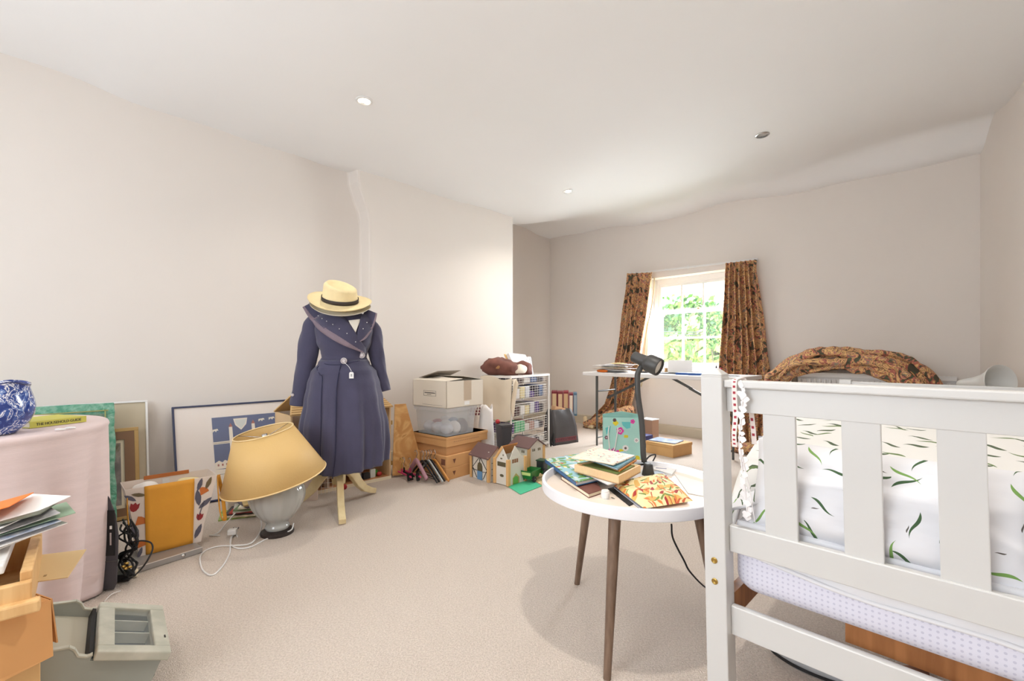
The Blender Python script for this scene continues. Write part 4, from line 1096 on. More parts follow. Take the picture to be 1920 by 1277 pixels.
# heap on top
M_br = mat('brown_fabric', (132, 84, 72), .85, rgb2=(100, 62, 54), vscale=6, bump=.2, bscale=14)
def lump(name, c, r, m, label, cat, rz=0, seed=0, rough_=.25, parent=None, tilt=0):
    b = MB().ball((0, 0, 0), r, 28)
    b.v = [tuple(Vector(v)*(1+rough_*1.5*noise.noise(Vector(v)*9+Vector((seed, 0, 0)))+.12*noise.noise(Vector(v)*26+Vector((0, seed, 0))))) for v in b.v]
    lo = min(v[2] for v in b.v); b.v = [(v[0], v[1], max(v[2], -r[2]*.7)) for v in b.v]
    o = b.build(name, m, parent, smooth=True); place(o, c, rz)
    if label: tag(o, label, cat)
    return o
def ut(x, y, z): return UM @ Vector((x, y, z))
o = lump('brown_bundle', ut(.11, .22, UH+.078), (.22, .17, .11), M_br, 'brown bundled clothes heaped on the left of the wire unit', 'clothes', UA+pi/2, 2)
lump('patch', Vector((-.05, .12, .02)), (.045, .03, .04), mat('tan_suede', (176, 130, 86), .9), None, None, 0, 4, parent=o)
o = lump('brown_jumper', ut(.43, .18, UH+.060), (.12, .15, .09), M_br, 'brown jumper lying on the middle of the wire unit', 'clothes', UA, 7)
o = lump('cream_gloves', ut(.20, .03, UH+.055), (.11, .04, .05), mat('cream_wool', (232, 222, 206), .9, bump=.3, bscale=30), 'cream knitted gloves hanging over the front of the heap', 'gloves', UA+.2, 9, .4)
o = MB().box((0, 0, 0), (.30, .012, .24), Rx(.0)).build('drawing_pad', mat('pad_tan', (228, 190, 130), .7), bev=.001); o.parent = None
root = thing('drawing_pad', 'thick cream paper pad leaning at the right of the heap on the wire unit', 'pad', (0, 0, 0)); root.name = 'sketch_pad'
o.name = 'cover'; o.parent = root; o.location = ut(.52, .30, UH+.105); o.rotation_euler = (radians(-32), radians(4), UA-.1)
o2 = MB().box((0, 0, 0), (.29, .04, .23)).build('pages', M_paper, root); o2.location = ut(.525, .265, UH+.115); o2.rotation_euler = (radians(-32), radians(4), UA-.1)
for k in range(4):
    o = MB().box((0, 0, .0), (.03, .004, .22)).build('paper_roll', [M_paper, M_p2, M_paper, M_p2][k], bev=.001); o.location = ut(.46+.035*k, .13, UH+.09); o.rotation_euler = (radians(-20), radians(18), UA)
    tag(o, ['white', 'grey', 'second white', 'second grey'][k]+' paper strip leaning against the pad on the wire unit', 'paper', 'paper strips on the wire unit')
# calico cloth hanging over the left side of the unit
def cal(s, t):
    y = -.03+.40*s; z = UH-.02-.42*t-.02*sin(6*s); x = -.022-.025*t*sin(pi*s)-.012*sin(8*s+3*t)-.01*noise.noise(Vector((s*4, t*4, 1)))-.02*t
    return UM @ Vector((x, y, z))
b = MB().grid(cal, 40, 40)
b.grid(lambda s, t: UM @ Vector((-.02+.09*s, -.02-.012*sin(5*s+7*t)-.008, UH-.03-(.40-.28*s)*t)), 16, 30)
o = b.build('calico_cloth', mat('calico', (226, 212, 190), .85, bump=.06, bscale=8), smooth=True, solid=.003); tag(o, 'cream calico cloth hanging down the left side of the wire unit', 'cloth')
# charger cable by its foot
o = MB().tube([ut(.70, -.04, .01), ut(.69, -.06, .1), ut(.71, -.07, .16), ut(.73, -.05, .08), ut(.72, -.07, .02), ut(.69, -.05, .06), ut(.70, -.06, .13)], .008, n=7).build('headphone_cable', M_black, smooth=True); tag(o, 'black bunched cable hanging at the right foot of the wire unit', 'cable')

# ================================================================ BOX STACK BY THE CHIMNEY BREAST
SN = Vector((-.541, 3.75, 0)); SA = atan2(.77, .638)-.0
M_kr = mat('kraft_board', (208, 158, 104), .8, var=.05, vscale=4); M_kr2 = mat('kraft_board_dark', (196, 146, 96), .8)
M_prt = mat('brown_print', (120, 76, 56), .8)
SM = Matrix.Rotation(SA, 3, 'Z')
zz = 0
stack = [(0, 0, .36, .50, .097, 'lowest flat brown cardboard box of the stack by the chimney breast'), (.003, .002, .36, .50, .10, 'second flat cardboard box of the stack with a small printed mark'), (.03, .03, .42, .44, .068, 'third cardboard tray of the stack, set slightly back'), (.02, .02, .50, .46, .085, 'fourth cardboard box, a shallow lid, under the clear plastic crate')]
for i, (dx, dy, wr, wl, h, lab) in enumerate(stack):
    p = SN+SM @ Vector((dx, dy, 0))
    r = thing('cardboard_box', lab, 'box', (p.x, p.y, zz), SA, 'flat cardboard boxes under the crate')
    MB().box((wr/2, wl/2, h/2), (wr, wl, h)).build('box_body', M_kr if i != 2 else M_kr2, r, bev=.003)
    if i == 3: MB().box((wr/2, wl/2, h-.012), (wr+.006, wl+.006, .024)).build('lid', M_kr, r, bev=.002)
    if i < 2:
        b = MB().prism([(.07, -.0008, h*.68), (.105, -.0008, h*.68), (.088, -.0008, h*.3)], (0, -.0008, 0)); b.build('printed_mark', M_prt, r)
    if i == 1:
        MB().box((-.0006, .04, h*.5), (.001, .05, .05)).build('printed_mark', M_prt, r)
        MB().lathe([(.016, 0), (.021, 0), (.021, .001), (.016, .001)], n=20, M=Matrix.Rotation(radians(-90), 3, 'Y'), c=(-.0005, .14, h*.5)).build('printed_mark', M_prt, r)
    if i == 3:
        for k in range(14): MB().box((.09+k*.022, -.0006, h*.45), (.013, .001, .007)).build('printed_mark', mat('faint_print', (178, 132, 92), .8) if k == 0 else bpy.data.materials['faint_print'], r)
    zz += h+.0006
# open flap tab at the back left of the lowest boxes
# clear crate
p = SN+SM @ Vector((.03, .03, 0)); CRW, CRL, CRH = .34, .40, .235
M_crate = mat('clear_crate_plastic', (226, 228, 230), .3, alpha=.26)
r = thing('plastic_crate', 'clear plastic storage crate with clothes inside, under the white moving box', 'crate', (p.x, p.y, zz), SA)
b = MB(); rg = lambda z, q: [Vector((-q, -q, z)), Vector((CRW+q, -q, z)), Vector((CRW+q, CRL+q, z)), Vector((-q, CRL+q, z))]
b.rings([rg(0, -.015), rg(CRH-.03, 0), rg(CRH-.03, .012), rg(CRH, .014)], cap=False); b.face(rg(0, -.015))
b.build('crate_body', M_crate, r, solid=.002)
MB().box((CRW/2, CRL/2, CRH+.002), (CRW+.03, CRL+.03, .006)).build('lid', mat('crate_lid', (226, 226, 226), .5), r, bev=.002)
for k in range(9):
    ci = [8, 2, 9, 8, 2, 7, 8, 6, 2][k]
    c = p+SM @ Vector((.08+.09*(k % 3), .09+.11*((k//3) % 3), 0))
    b = MB().ball((0, 0, .05), (.055, .06, .046+.012*(k % 3)), 14)
    b.v = [tuple(Vector(v)+Vector((1, 1, 0))*.012*noise.noise(Vector(v)*22+Vector((k, 0, 0)))) for v in b.v]
    o = b.build('bundled_cloth', cl[ci], smooth=True); place(o, (c.x, c.y, zz+.004), SA); tag(o, '%s bundled cloth inside the clear crate, %s row, %s' % (names[ci], ['front', 'middle', 'back'][k//3], ['left', 'centre', 'right'][k % 3]), 'cloth', 'clothes in the clear crate')
zc = zz+CRH+.0056
# white moving box
p = SN+SM @ Vector((.01, .01, 0)); MW, ML, MH = .44, .44, .225
M_wbox = mat('white_box_board', (222, 212, 196), .75)
r = thing('moving_box', 'white cardboard moving box with open flaps on top of the clear crate', 'box', (p.x, p.y, zc), SA)
b = MB(); t = .005
b.box((MW/2, t/2, MH/2), (MW, t, MH)).box((MW/2, ML-t/2, MH/2), (MW, t, MH)).box((t/2, ML/2, MH/2), (t, ML, MH)).box((MW-t/2, ML/2, MH/2), (t, ML, MH)).box((MW/2, ML/2, t/2), (MW, ML, t))
b.build('box_body', M_wbox, r)
MB().prism([(0, ML*.0, MH), (0, ML, MH), (MW*.42, ML, MH+.015), (MW*.42, 0, MH+.015)], (0, 0, .004)).build('flap', M_wbox, r)
MB().prism([(MW, 0, MH), (MW, ML, MH), (MW*.46, ML, MH+.035), (MW*.46, 0, MH+.035)], (0, 0, .004)).build('flap', M_wbox, r)
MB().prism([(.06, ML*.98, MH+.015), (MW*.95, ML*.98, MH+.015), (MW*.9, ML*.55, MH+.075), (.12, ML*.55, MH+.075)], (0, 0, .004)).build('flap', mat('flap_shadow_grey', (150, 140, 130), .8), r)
MB().box((MW*.56, -.0006, MH*.62), (.09, .001, MH*.76)).build('packing_tape', mat('tan_tape', (190, 170, 146), .5), r)
MB().box((MW*.54, -.0008, .03), (.06, .001, .03)).build('sticker', M_paper, r)
b = MB(); zf = MH*.52; y0, y1 = ML*.30, ML*.66
for (ya, za, yb, zb) in ((y0, zf-.022, y1, zf-.022), (y0, zf+.022, y1, zf+.022), (y0, zf-.022, y0, zf+.022), (y1, zf-.022, y1, zf+.022)): b.beam((-.0008, ya, za), (-.0008, yb, zb), .0015, .0015, up=(1, 0, 0))
b.beam((-.0008, .05, .02), (-.0008, ML*.7, .02), .0012, .0012, up=(1, 0, 0))
b.build('printed_frame', M_ink, r)
b = MB(); rnd = random.Random(5); y = y1-.012
while y > y0+.012:
    w = rnd.uniform(.004, .008); b.box((-.0008, y-w/2, zf+.004), (.0012, w, .007)); y -= w+.0022
for k in range(4): b.box((-.0008, y1-.05-k*.014, zf-.010), (.0012, .009, .004))
b.build('printed_text', M_ink, r)

# white carrier bags and the black bin between the stack and the unit
wb = fl(908, 836)
def softbag(name, loc, rz, w, d, h, m, label, seed=0, lean=0., cat='bag', top=.7):
    R = []; n = 36
    for k in range(15):
        t = k/14; z = h*t; sc = 1.02-.10*t-(1-top)*t*t
        ring = []
        for j in range(n):
            a = 2*pi*j/n; ca, sa = cos(a), sin(a)
            q = (abs(ca)**3.2+abs(sa)**3.2)**(-1/3.2)
            rr = 1+.07*noise.noise(Vector((ca*1.6, sa*1.6, t*3+seed)))+.05*noise.noise(Vector((ca*4, sa*4, t*5+seed)))*(t)
            ring.append(Vector((w/2*q*ca*sc*rr+lean*t, d/2*q*sa*(sc-.35*t*t*(1-top)*2)*rr, z*(1+.04*sin(3*a+seed)*t))))
        R.append(ring)
    b = MB().rings(R, cap=False); b.face(R[0])
    o = b.build(name, m, smooth=True, solid=.002); place(o, loc, rz)
    if label: tag(o, label, cat)
    return o
M_plast = mat('white_bag_plastic', (240, 236, 234), .35, bump=.12, bscale=9)
softbag('carrier_bag', (at(910, 0, 4.3).x, 4.3, 0), .2, .17, .16, .55, M_plast, 'tall white plastic carrier bag between the box stack and the wire unit', 1, .01)
o = softbag('printed_bag', at(888, 0, 4.05)*Vector((1, 1, 0)) if False else Vector((at(888, 0, 4.5).x, 4.5, 0)), .3, .14, .14, .56, mat('cream_bag', (230, 220, 210), .6), 'cream bag with dark red print behind the clear crate', 5)
b = MB()
for i in range(3):
    for j in range(4): b.box((-.05+.028*j+.006*i, -.076-.002*j, .46+.028*i), (.016, .002, .02), Ry(.3))
b.build('print', mat('maroon_print', (120, 50, 56), .7), o)
r = thing('black_bin', 'dark grey plastic bin behind the toy houses by the wire unit', 'bin', (at(945, 0, 4.22).x, 4.22, 0), .55)
b = MB().rings([[(-q, -q, z), (q, -q, z), (q, q, z), (-q, q, z)] for q, z in ((.040, 0), (.056, .37), (.061, .375), (.061, .395))])
b.build('bin_body', mat('charcoal_plastic', (74, 72, 76), .5), r, bev=.01)
o = MB().ball((0, 0, .02), .022, 14).build('red_ball', M_red, smooth=True); place(o, (at(933, 0, 4.22).x, 4.24, .396)); tag(o, 'small red ball resting on the dark grey bin', 'ball')
# ================================================================ DRESS FORM, DRESS AND HATS
DF = Vector((-1.15, 3.12, 0)); DR = .12
M_creamp = mat('cream_chipped_paint', (226, 208, 164), .55, rgb2=(208, 184, 132), vscale=9)
form = thing('dress_form_stand', 'cream painted dressmaker stand with three curved legs under the navy dress', 'dress form', (-1.185, 3.11, 0), 0)
MB().lathe([(.028, .16), (.045, .165), (.048, .19), (.050, .26), (.042, .27), (.05, .285), (.05, .33), (.03, .34), (.022, .36), (.022, .9)], n=8).build('hub', M_creamp, form, bev=.002)
for tx, ty in ((-1.036, 2.78), (-1.035, 3.42), (-1.49, 3.12)):
    d = Vector((tx+1.185, ty-3.11, 0)); L = d.length; d.normalize(); s_ = Vector((-d.y, d.x, 0))
    path = [(.03, .275, .034), (.075, .262, .036), (.13, .20, .032), (.185, .12, .028), (.24, .067, .024), (.30, .037, .020), (L-.015, .026, .019), (L, .022, .018)]
    R = []
    for k, (r, z, h) in enumerate(path):
        n2 = path[min(k+1, len(path)-1)]; n1 = path[max(k-1, 0)]
        t = Vector((n2[0]-n1[0], 0, n2[1]-n1[1])).normalized(); nn = Vector((-t.z, 0, t.x))
        c = d*r+Vector((0, 0, z)); up = d*nn.x+Vector((0, 0, nn.z)); w = .021
        R.append([c+up*h-s_*w, c+up*h+s_*w, c-up*h+s_*w, c-up*h-s_*w])
    b = MB().rings(R); b.v = [(x, y, max(.0, z)) for x, y, z in b.v]; b.build('leg', M_creamp, form, bev=.004)
M_form = mat('form_calico', (226, 220, 208), .8)
MB().lathe([(.09, .95), (.12, 1.05), (.125, 1.15), (.10, 1.25), (.05, 1.30), (.04, 1.36), (0, 1.365)], c=(.035, .01, 0), n=24, sy=.6).build('torso', M_form, form, smooth=True)

M_navy = mat('navy_wool', (66, 64, 88), .85, var=.07, vscale=7, bump=.12, bscale=90, sheen=.25)
dress = thing('dress', 'long sleeved navy dress coat with a wide embroidered collar on the dress form', 'dress', DF, DR)
prf = [(.285, .275, .215), (.42, .280, .215), (.56, .275, .21), (.73, .250, .20), (.84, .232, .185), (.92, .212, .16), (.985, .165, .125), (1.025, .143, .11), (1.06, .150, .114), (1.13, .178, .13), (1.21, .192, .13), (1.27, .188, .105), (1.305, .16, .085), (1.33, .10, .07), (1.345, .06, .055)]
def body_pt(a, z):
    A_, B_ = interp(prf, z)
    sk = max(0, min(1, (1.02-z)/.65))
    fold = 1+.060*sk*sin(11*a+1.3)+.040*sk*sin(23*a+.4)*sk+.02*noise.noise(Vector((cos(a)*2, sin(a)*2, z*5)))
    q = 2.3; ca, sa = cos(a), sin(a); g = (abs(ca)**q+abs(sa)**q)**(-1/q)
    return Vector((A_*g*ca*fold, B_*g*sa*fold, z))
R = []
for k in range(70):
    z = .285+(1.345-.285)*k/69
    ring = []
    for j in range(150):
        a = 2*pi*j/150; p = body_pt(a, z)
        t = 1-k/69
        p.z += (.045*max(0, sin(a)*1)+.030*max(0, cos(a))-.018*max(0, -sin(a)))*t**4   # hem rises to the side and back
        ring.append(p)
    R.append(ring)
MB().rings(R[:48], cap=False).build('skirt', M_navy, dress, smooth=True, solid=.004)
MB().rings(R[47:], cap=False).build('bodice', M_navy, dress, smooth=True, solid=.004)
def sleeve(pts, name='sleeve'):
    b = MB(); P = catmull([p[:3] for p in pts], 8); n = len(P)
    R = []
    for i, p in enumerate(P):
        u = i/(n-1)*(len(pts)-1); k = min(int(u), len(pts)-2); f = u-k
        r = pts[k][3]+(pts[k+1][3]-pts[k][3])*f
        d = (P[min(i+1, n-1)]-P[max(i-1, 0)]).normalized(); x = Vector((0, 1, 0)).cross(d).normalized(); y = d.cross(x)
        R.append([p+x*(r*cos(a)*(1+.06*sin(5*a+i*.5)))+y*(r*.8*sin(a)*(1+.05*noise.noise(Vector((i*.3, a, 1))))) for a in [2*pi*j/28 for j in range(28)]])
    b.rings(R, cap=False); b.face(R[0]); o = b.build(name, M_navy, dress, smooth=True, solid=.004); return o
s1 = sleeve([(-.150, 0, 1.285, .05), (-.195, .0, 1.235, .070), (-.222, -.005, 1.13, .070), (-.245, -.01, 1.0, .060), (-.268, -.015, .87, .052), (-.290, -.02, .76, .047), (-.298, -.02, .70, .050)])
s2 = sleeve([(.150, .02, 1.27, .045), (.180, .03, 1.21, .058), (.198, .05, 1.10, .054), (.215, .06, .98, .047), (.240, .06, .87, .042), (.262, .055, .785, .040)])
M_button = mat('shell_button', (196, 186, 186), .35, var=.2, vscale=60)
M_buttond = mat('button_rim', (120, 112, 116), .4)
MB().lathe([(0, 0), (.010, 0), (.010, .004), (0, .005)], n=16, M=Matrix.Rotation(radians(90), 3, 'X'), c=(-.318, -.058, .775)).build('cuff_button', M_button, s1, smooth=True)
# collar
def front(x, z, off):
    A_, B_ = interp(prf, z); q = 2.3; xx = min(.985, abs(x)/A_); y = -B_*(1-xx**q)**(1/q)
    return Vector((x, y-off, z))
def loc2(px, py): return ((px-645)*.00366-.012, 1.05-(py-663)*.00366)
def cmap(pl): return [loc2(*p) for p in pl]
def collar(outer, inner, off):
    O = catmull([Vector((x, z, 0)) for x, z in cmap(outer)], 8); I = catmull([Vector((x, z, 0)) for x, z in cmap(inner)], 8)
    def fn(s, t):
        k = s*(len(O)-1); i = min(int(k), len(O)-2); f = k-i
        p = O[i].lerp(O[i+1], f).lerp(I[i].lerp(I[i+1], f), t)
        return front(p.x, p.y, off*(1-.6*t)+.004)
    return fn
M_mauve = mat('collar_border', (128, 112, 122), .8, var=.1, vscale=12)
outL = [(577, 578), (592, 601), (617, 624), (650, 645), (690, 663)]; innL = [(596, 566), (618, 583), (645, 592), (668, 612), (690, 652)]
midL = [(586, 572), (604, 588), (631, 603), (660, 623), (689, 656)]
outR = [(710, 588), (707, 604), (700, 622), (692, 636), (684, 642)]; innR = [(690, 580), (684, 590), (682, 606), (680, 622), (678, 634)]
midR = [(702, 585), (698, 600), (692, 615), (686, 628), (681, 638)]
cl_ = MB().grid(collar(outL, innL, .022), 40, 10).build('collar', M_navy, dress, smooth=True, solid=.004)
MB().grid(collar(outL, midL, .026), 40, 5).build('collar_border', M_mauve, cl_, smooth=True, solid=.002)
cr_ = MB().grid(collar(outR, innR, .020), 30, 10).build('collar', M_navy, dress, smooth=True, solid=.004)
MB().grid(collar(outR, midR, .024), 30, 5).build('collar_border', M_mauve, cr_, smooth=True, solid=.002)
b = MB()
for px, py in ((606, 594), (617, 600), (626, 605), (638, 611), (650, 619), (663, 627), (677, 642), (694, 606), (689, 618)):
    x, z = loc2(px, py); p = front(x, z, .030); b.ball(tuple(p), .0035, 8)
b.build('beading', M_white, cl_, smooth=True)
b = MB(); T = [loc2(663, 603), loc2(682, 600), loc2(683, 612), loc2(675, 629)]
def tri(s, t):
    x0, z0 = T[0]; x1, z1 = T[1]; x3, z3 = T[3]; x2, z2 = T[2]
    x = (x0*(1-s)+x1*s)*(1-t)+(x3*(1-s)+(x2*(1-t)+x3*t)*s)*t; z = (z0*(1-s)+z1*s)*(1-t)+(z3*(1-s)+(z2*(1-t)+z3*t)*s)*t
    return front(x, z, .012)
b.grid(tri, 8, 8); b.build('chest', M_form, form, smooth=True, solid=.002)
o = bpy.data.objects['chest']; o.parent = dress; o.name = 'neck_opening'; o['label'] = 'cream form showing in the neck opening'
for px, py in ((656, 676), (684, 666)):
    x, z = loc2(px, py); p = front(x, z, .012)
    bt = MB().lathe([(0, 0), (.019, 0), (.021, .003), (.019, .006), (.014, .004), (0, .004)], n=24, M=Matrix.Rotation(radians(90), 3, 'X'), c=tuple(p)).build('button', M_button, dress, smooth=True)
    MB().lathe([(.013, .004), (.014, .0065), (.012, .0065)], n=24, M=Matrix.Rotation(radians(90), 3, 'X'), c=tuple(p), cap=False).build('button_ring', M_buttond, bt, smooth=True)
# waist seam, pocket line and centre closure
def fpt(px, py, off=.006):
    x, z = loc2(px, py); A_, B_ = interp(prf, z); 
    a = -pi/2; best = None
    for k in range(61):
        aa = -pi+pi*k/60; p = body_pt(aa, z)
        if best is None or abs(p.x-x) < abs(best.x-x): best = p
    return Vector((best.x, best.y-off, z))
M_seam = mat('navy_seam', (44, 44, 70), .9)
MB().tube([fpt(*p) for p in ((609, 686), (608, 690), (614, 700), (622, 706), (622, 740), (621, 800), (620, 850))], .0028, n=6).build('pocket_seam', M_seam, dress, smooth=True)
MB().tube([fpt(*p, .007) for p in ((650, 684), (649, 720), (648, 780), (647, 840), (646, 880))], .0035, n=6).build('front_seam', M_seam, dress, smooth=True)
MB().tube([fpt(*p, .006) for p in ((608, 676), (625, 682), (645, 683), (665, 680), (682, 676))], .0022, n=6).build('waist_seam', M_seam, dress, smooth=True)
tg = thing('price_tag', 'small white price tag hanging on a string from the waist button', 'tag', DF, DR)
p0 = fpt(658, 679, .022); p1 = fpt(666, 686, .03); p2 = fpt(671, 694, .03)
MB().tube([p0, p1, p2], .0015, n=6).build('string', M_white, tg, smooth=True)
q = fpt(671, 694, .028); b = MB().prism([q+Vector((x, 0, z)) for x, z in ((-.008, -.006), (-.014, -.014), (-.014, -.048), (.014, -.048), (.014, -.014), (.008, -.006))], (0, -.0015, 0)); t_ = b.build('card', M_white, tg)
for dz in (-.024, -.032): MB().box(tuple(q+Vector((0, -.002, dz))), (.010, .0006, .004)).build('print', M_ink, t_)
# hats
M_straw = mat('cream_straw', (236, 216, 168), .75, bump=.25, bscale=150, var=.03, vscale=20)
M_ribn = mat('hat_ribbon', (56, 46, 42), .7)
def hat(name, label, c, tilt, roll, r, crown, m):
    root = thing(name, label, 'hat', c, 0, rot=(tilt, roll, .1))
    R = []
    for rr, z in ((crown*.99, .0), (crown*1.08, -.004), (r*.8, -.010), (r*.93, -.006), (r, .004), (r*1.0, .007), (r*.93, -.002), (r*.8, -.006), (crown*1.02, .003)):
        R.append([Vector((rr*cos(a)*(1.0), rr*sin(a)*.90, z+.018*cos(2*a)*max(0, (rr-crown)/(r-crown))*.6)) for a in [2*pi*k/64 for k in range(64)]])
    MB().rings(R, cap=False).build('brim', m, root, smooth=True)
    return root
h = hat('straw_hat', 'cream straw fedora with a dark ribbon band on top of the dress form', DF+Vector((-.012, -.045, 1.405)), radians(24), radians(8), .205, .118, M_straw)
R = []
for k in range(16):
    t = k/15; ring = []
    for j in range(64):
        a = 2*pi*j/64; rr = .118*(1-.13*t) if t < .9 else .118*(.88-.25*(t-.9)*10*.6)
        z = .112*t
        ring.append(Vector((rr*cos(a)*(1-.0*t), rr*.90*sin(a), z+.016*t*(-cos(a))*t)))
    R.append(ring)
def top(s, k):  # teardrop dent ring
    return [Vector((.090*s*cos(a), .080*s*sin(a), .112+.016*(-cos(a))*s-.026*(1-s)**.6-.006)) for a in [2*pi*j/64 for j in range(64)]]
for s in (.82, .6, .35, .1): R.append(top(s, 0))
MB().rings(R).build('crown', M_straw, h, smooth=True)
MB().rings([[Vector((rr*cos(a), rr*.90*sin(a), z)) for a in [2*pi*j/64 for j in range(64)]] for rr, z in ((.1195, .004), (.1185, .030))], cap=False).build('ribbon_band', M_ribn, h, smooth=True, solid=.002)
h2 = hat('grey_hat', 'pale greyish hat brim showing underneath the straw hat', DF+Vector((-.010, -.04, 1.368)), radians(22), radians(7), .196, .11, mat('pale_felt', (212, 206, 188), .85))
MB().lathe([(.108, 0), (.09, .028), (0, .03)], n=40, sy=.9).build('crown', bpy.data.materials['pale_felt'], h2, smooth=True)

# ================================================================ LEFT: CLOTH TABLE, JUG, BOOK
TCL = Vector((-2.17, 1.77, 0)); TRr = .45
rt = thing('round_table', 'round table hidden under the pink cloth at the left edge', 'table', TCL)
MB().lathe([(0, .715), (.435, .715), (.44, .725), (.44, .735), (.435, .742), (0, .742)], n=48).build('tabletop', M_pine, rt, smooth=True, auto=40)
for a in (45, 135, 225, 315): MB().cyl((.2*cos(radians(a)), .2*sin(radians(a)), .715), (.27*cos(radians(a)), .27*sin(radians(a)), 0), .018, .014).build('leg', M_pine, rt, smooth=True, auto=40)
M_pink = mat('pink_linen', (218, 200, 198), .85, bump=.12, bscale=50, var=.03, vscale=6, stretch=(1, 1, 9))
R = []
for k in range(50):
    t = k/49; ring = []
    for j in range(180):
        a = 2*pi*j/180
        if t < .12: r = .45*t/.12*.985; z = .752
        elif t < .2: f = (t-.12)/.08; r = .45*(.985+.02*sin(f*pi/2)); z = .752-.022*(1-cos(f*pi/2))
        else:
            f = (t-.2)/.8; z = .73-.722*f
            am = .040*min(1, f*2.2)
            r = .448-.040*f+am*.75*sin(11*a+.7*sin(2*a)+1.5*f*sin(a*3))+.010*f*noise.noise(Vector((cos(a)*4, sin(a)*4, f*2)))
        ring.append(TCL+Vector((r*cos(a), r*sin(a), z)))
    R.append(ring)
R[0] = [TCL+Vector((.001*cos(2*pi*j/180), .001*sin(2*pi*j/180), .752)) for j in range(180)]
o = MB().rings(R, cap=False).build('tablecloth', M_pink, smooth=True, solid=.002); tag(o, 'pale pink linen cloth draped to the floor over the round table', 'tablecloth')
M_willow = ramp_mat('blue_transferware', [(0, (40, 60, 130)), (.42, (66, 92, 160)), (.47, (226, 230, 240)), (.5, (52, 76, 148)), (.545, (120, 146, 200)), (.58, (232, 236, 242)), (.62, (60, 82, 150))], scale=22, detail=8, rough=.15, distort=1.0)
jug = thing('china_jug', 'blue and white patterned china jug at the left edge of the cloth table', 'jug', (-1.905, 1.655, .7535), 0); jug.scale = (.93, .93, 1)
R = []
jp = [(.05, 0), (.075, .003), (.088, .015), (.112, .040), (.127, .07), (.130, .10), (.126, .125), (.119, .150), (.114, .168), (.114, .182), (.116, .190), (.111, .188), (.109, .165), (.11, .14)]
for r, z in jp:
    ring = []
    for j in range(48):
        a = 2*pi*j/48; sp = exp(-((a if a < pi else a-2*pi)/.35)**2)*max(0, (z-.13))*.45
        ring.append(Vector(((r+sp)*cos(a), r*sin(a), z+sp*.35+.012*cos(3*a)*max(0, z-.16)/.03*.4)))
    R.append(ring)
MB().rings(R).build('jug_body', M_willow, jug, smooth=True)
MB().tube([(-.10, 0, .17), (-.15, 0, .16), (-.165, 0, .11), (-.13, 0, .06)], .011, n=10).build('handle', M_willow, jug, smooth=True)
jug.rotation_euler = (0, 0, radians(-18))
MB().tube([R[9][j] for j in range(0, 48, 2)], .0025, n=6, closed=True, sub=3).build('rim_line', mat('rim_blue', (40, 50, 100), .3), jug, smooth=True)
pa, pb = fl(56, 804, .7535), fl(162, 791, .7535)
d = (pb-pa); Lb = d.length; rb = atan2(d.y, d.x)
bk = thing('guide_book', 'yellow and green paperback lying on the cloth table, spine to the room', 'book', (pa.x, pa.y, .7535), rb)
M_yel = mat('yellow_spine', (196, 190, 84), .6)
MB().box((Lb/2, .09, .0135), (Lb-.004, .17, .018)).build('pages', M_cream, bk)
MB().box((Lb/2, .0915, .0245), (Lb, .18, .003)).box((Lb/2, .0915, .0025), (Lb, .18, .003)).box((Lb/2, .001, .0135), (Lb, .002, .025)).build('cover', M_yel, bk)
text('THE HOUSEHOLD GUIDE', .0155, bk, (Lb/2, -.0006, .0135), (radians(90), 0, 0), M_ink, sx=.86)
for k, (px, py) in enumerate(((113, 808), (132, 805))):
    p = fl(px, py, .7535)
    o = MB().tube([(-.014, 0, .004), (0, .006, .004), (.014, 0, .004), (0, -.006, .006)], .0035, n=6, closed=True).build('white_clip', M_white, smooth=True); place(o, (p.x, p.y, .755), .3); tag(o, ['left', 'right'][k]+' one of two small white clips on the edge of the pink cloth', 'clip')

# ---------------- pictures leaning on the left wall
def leaning(name, label, cat, vR, uT, uB, W, H, z0=0.0):
    """frame leaning on the left wall; local x runs towards the window end, local y out of the wall, z up the frame; origin lower left"""
    th = math.asin(min(.9, (uB-uT)/H)); 
    Xa = Vector((.712, .702, 0)); Za = (A*-(sin(th))+Vector((0, 0, cos(th)))).normalized(); Ya = Za.cross(Xa)
    root = thing(name, label, cat, rm(uB, vR-W, z0))
    root.rotation_euler = Matrix((Xa, Ya, Za)).transposed().to_euler(); return root
# local -y faces the room
def frame_bars(W, H, w, d):
    b = MB(); b.box((W/2, -d/2, w/2), (W, d, w)); b.box((W/2, -d/2, H-w/2), (W, d, w)); b.box((w/2, -d/2, H/2), (w, d, H-2*w)); b.box((W-w/2, -d/2, H/2), (w, d, H-2*w)); return b
r = leaning('large_picture', 'wide white mounted picture of blue towers in a thin navy frame leaning on the wall', 'picture', 1.385, -4.0, -3.78, .84, .70)
W, H = .84, .70
frame_bars(W, H, .012, .022).build('picture_frame', mat('navy_frame', (46, 54, 84), .4), r, bev=.001)
MB().box((W/2, -.008, H/2), (W-.02, .006, H-.02)).build('mount', mat('ivory_mount', (226, 216, 208), .6), r)
art = MB(); ax0, ax1, az0, az1 = .235, .765, .10, .60
art.face([(ax0, -.0125, az0), (ax1, -.0125, az0), (ax1, -.0125, az1), (ax0, -.0125, az1)], 0)
def ap(b, pts, m, y=-.0132): b.face([(ax0+x*(ax1-ax0), y, az0+z*(az1-az0)) for x, z in pts], m)
ap(art, [(0, .60), (1, .60), (1, .635), (0, .635)], 1); ap(art, [(0, .612), (1, .612), (1, .618), (0, .618)], 3, -.0135)
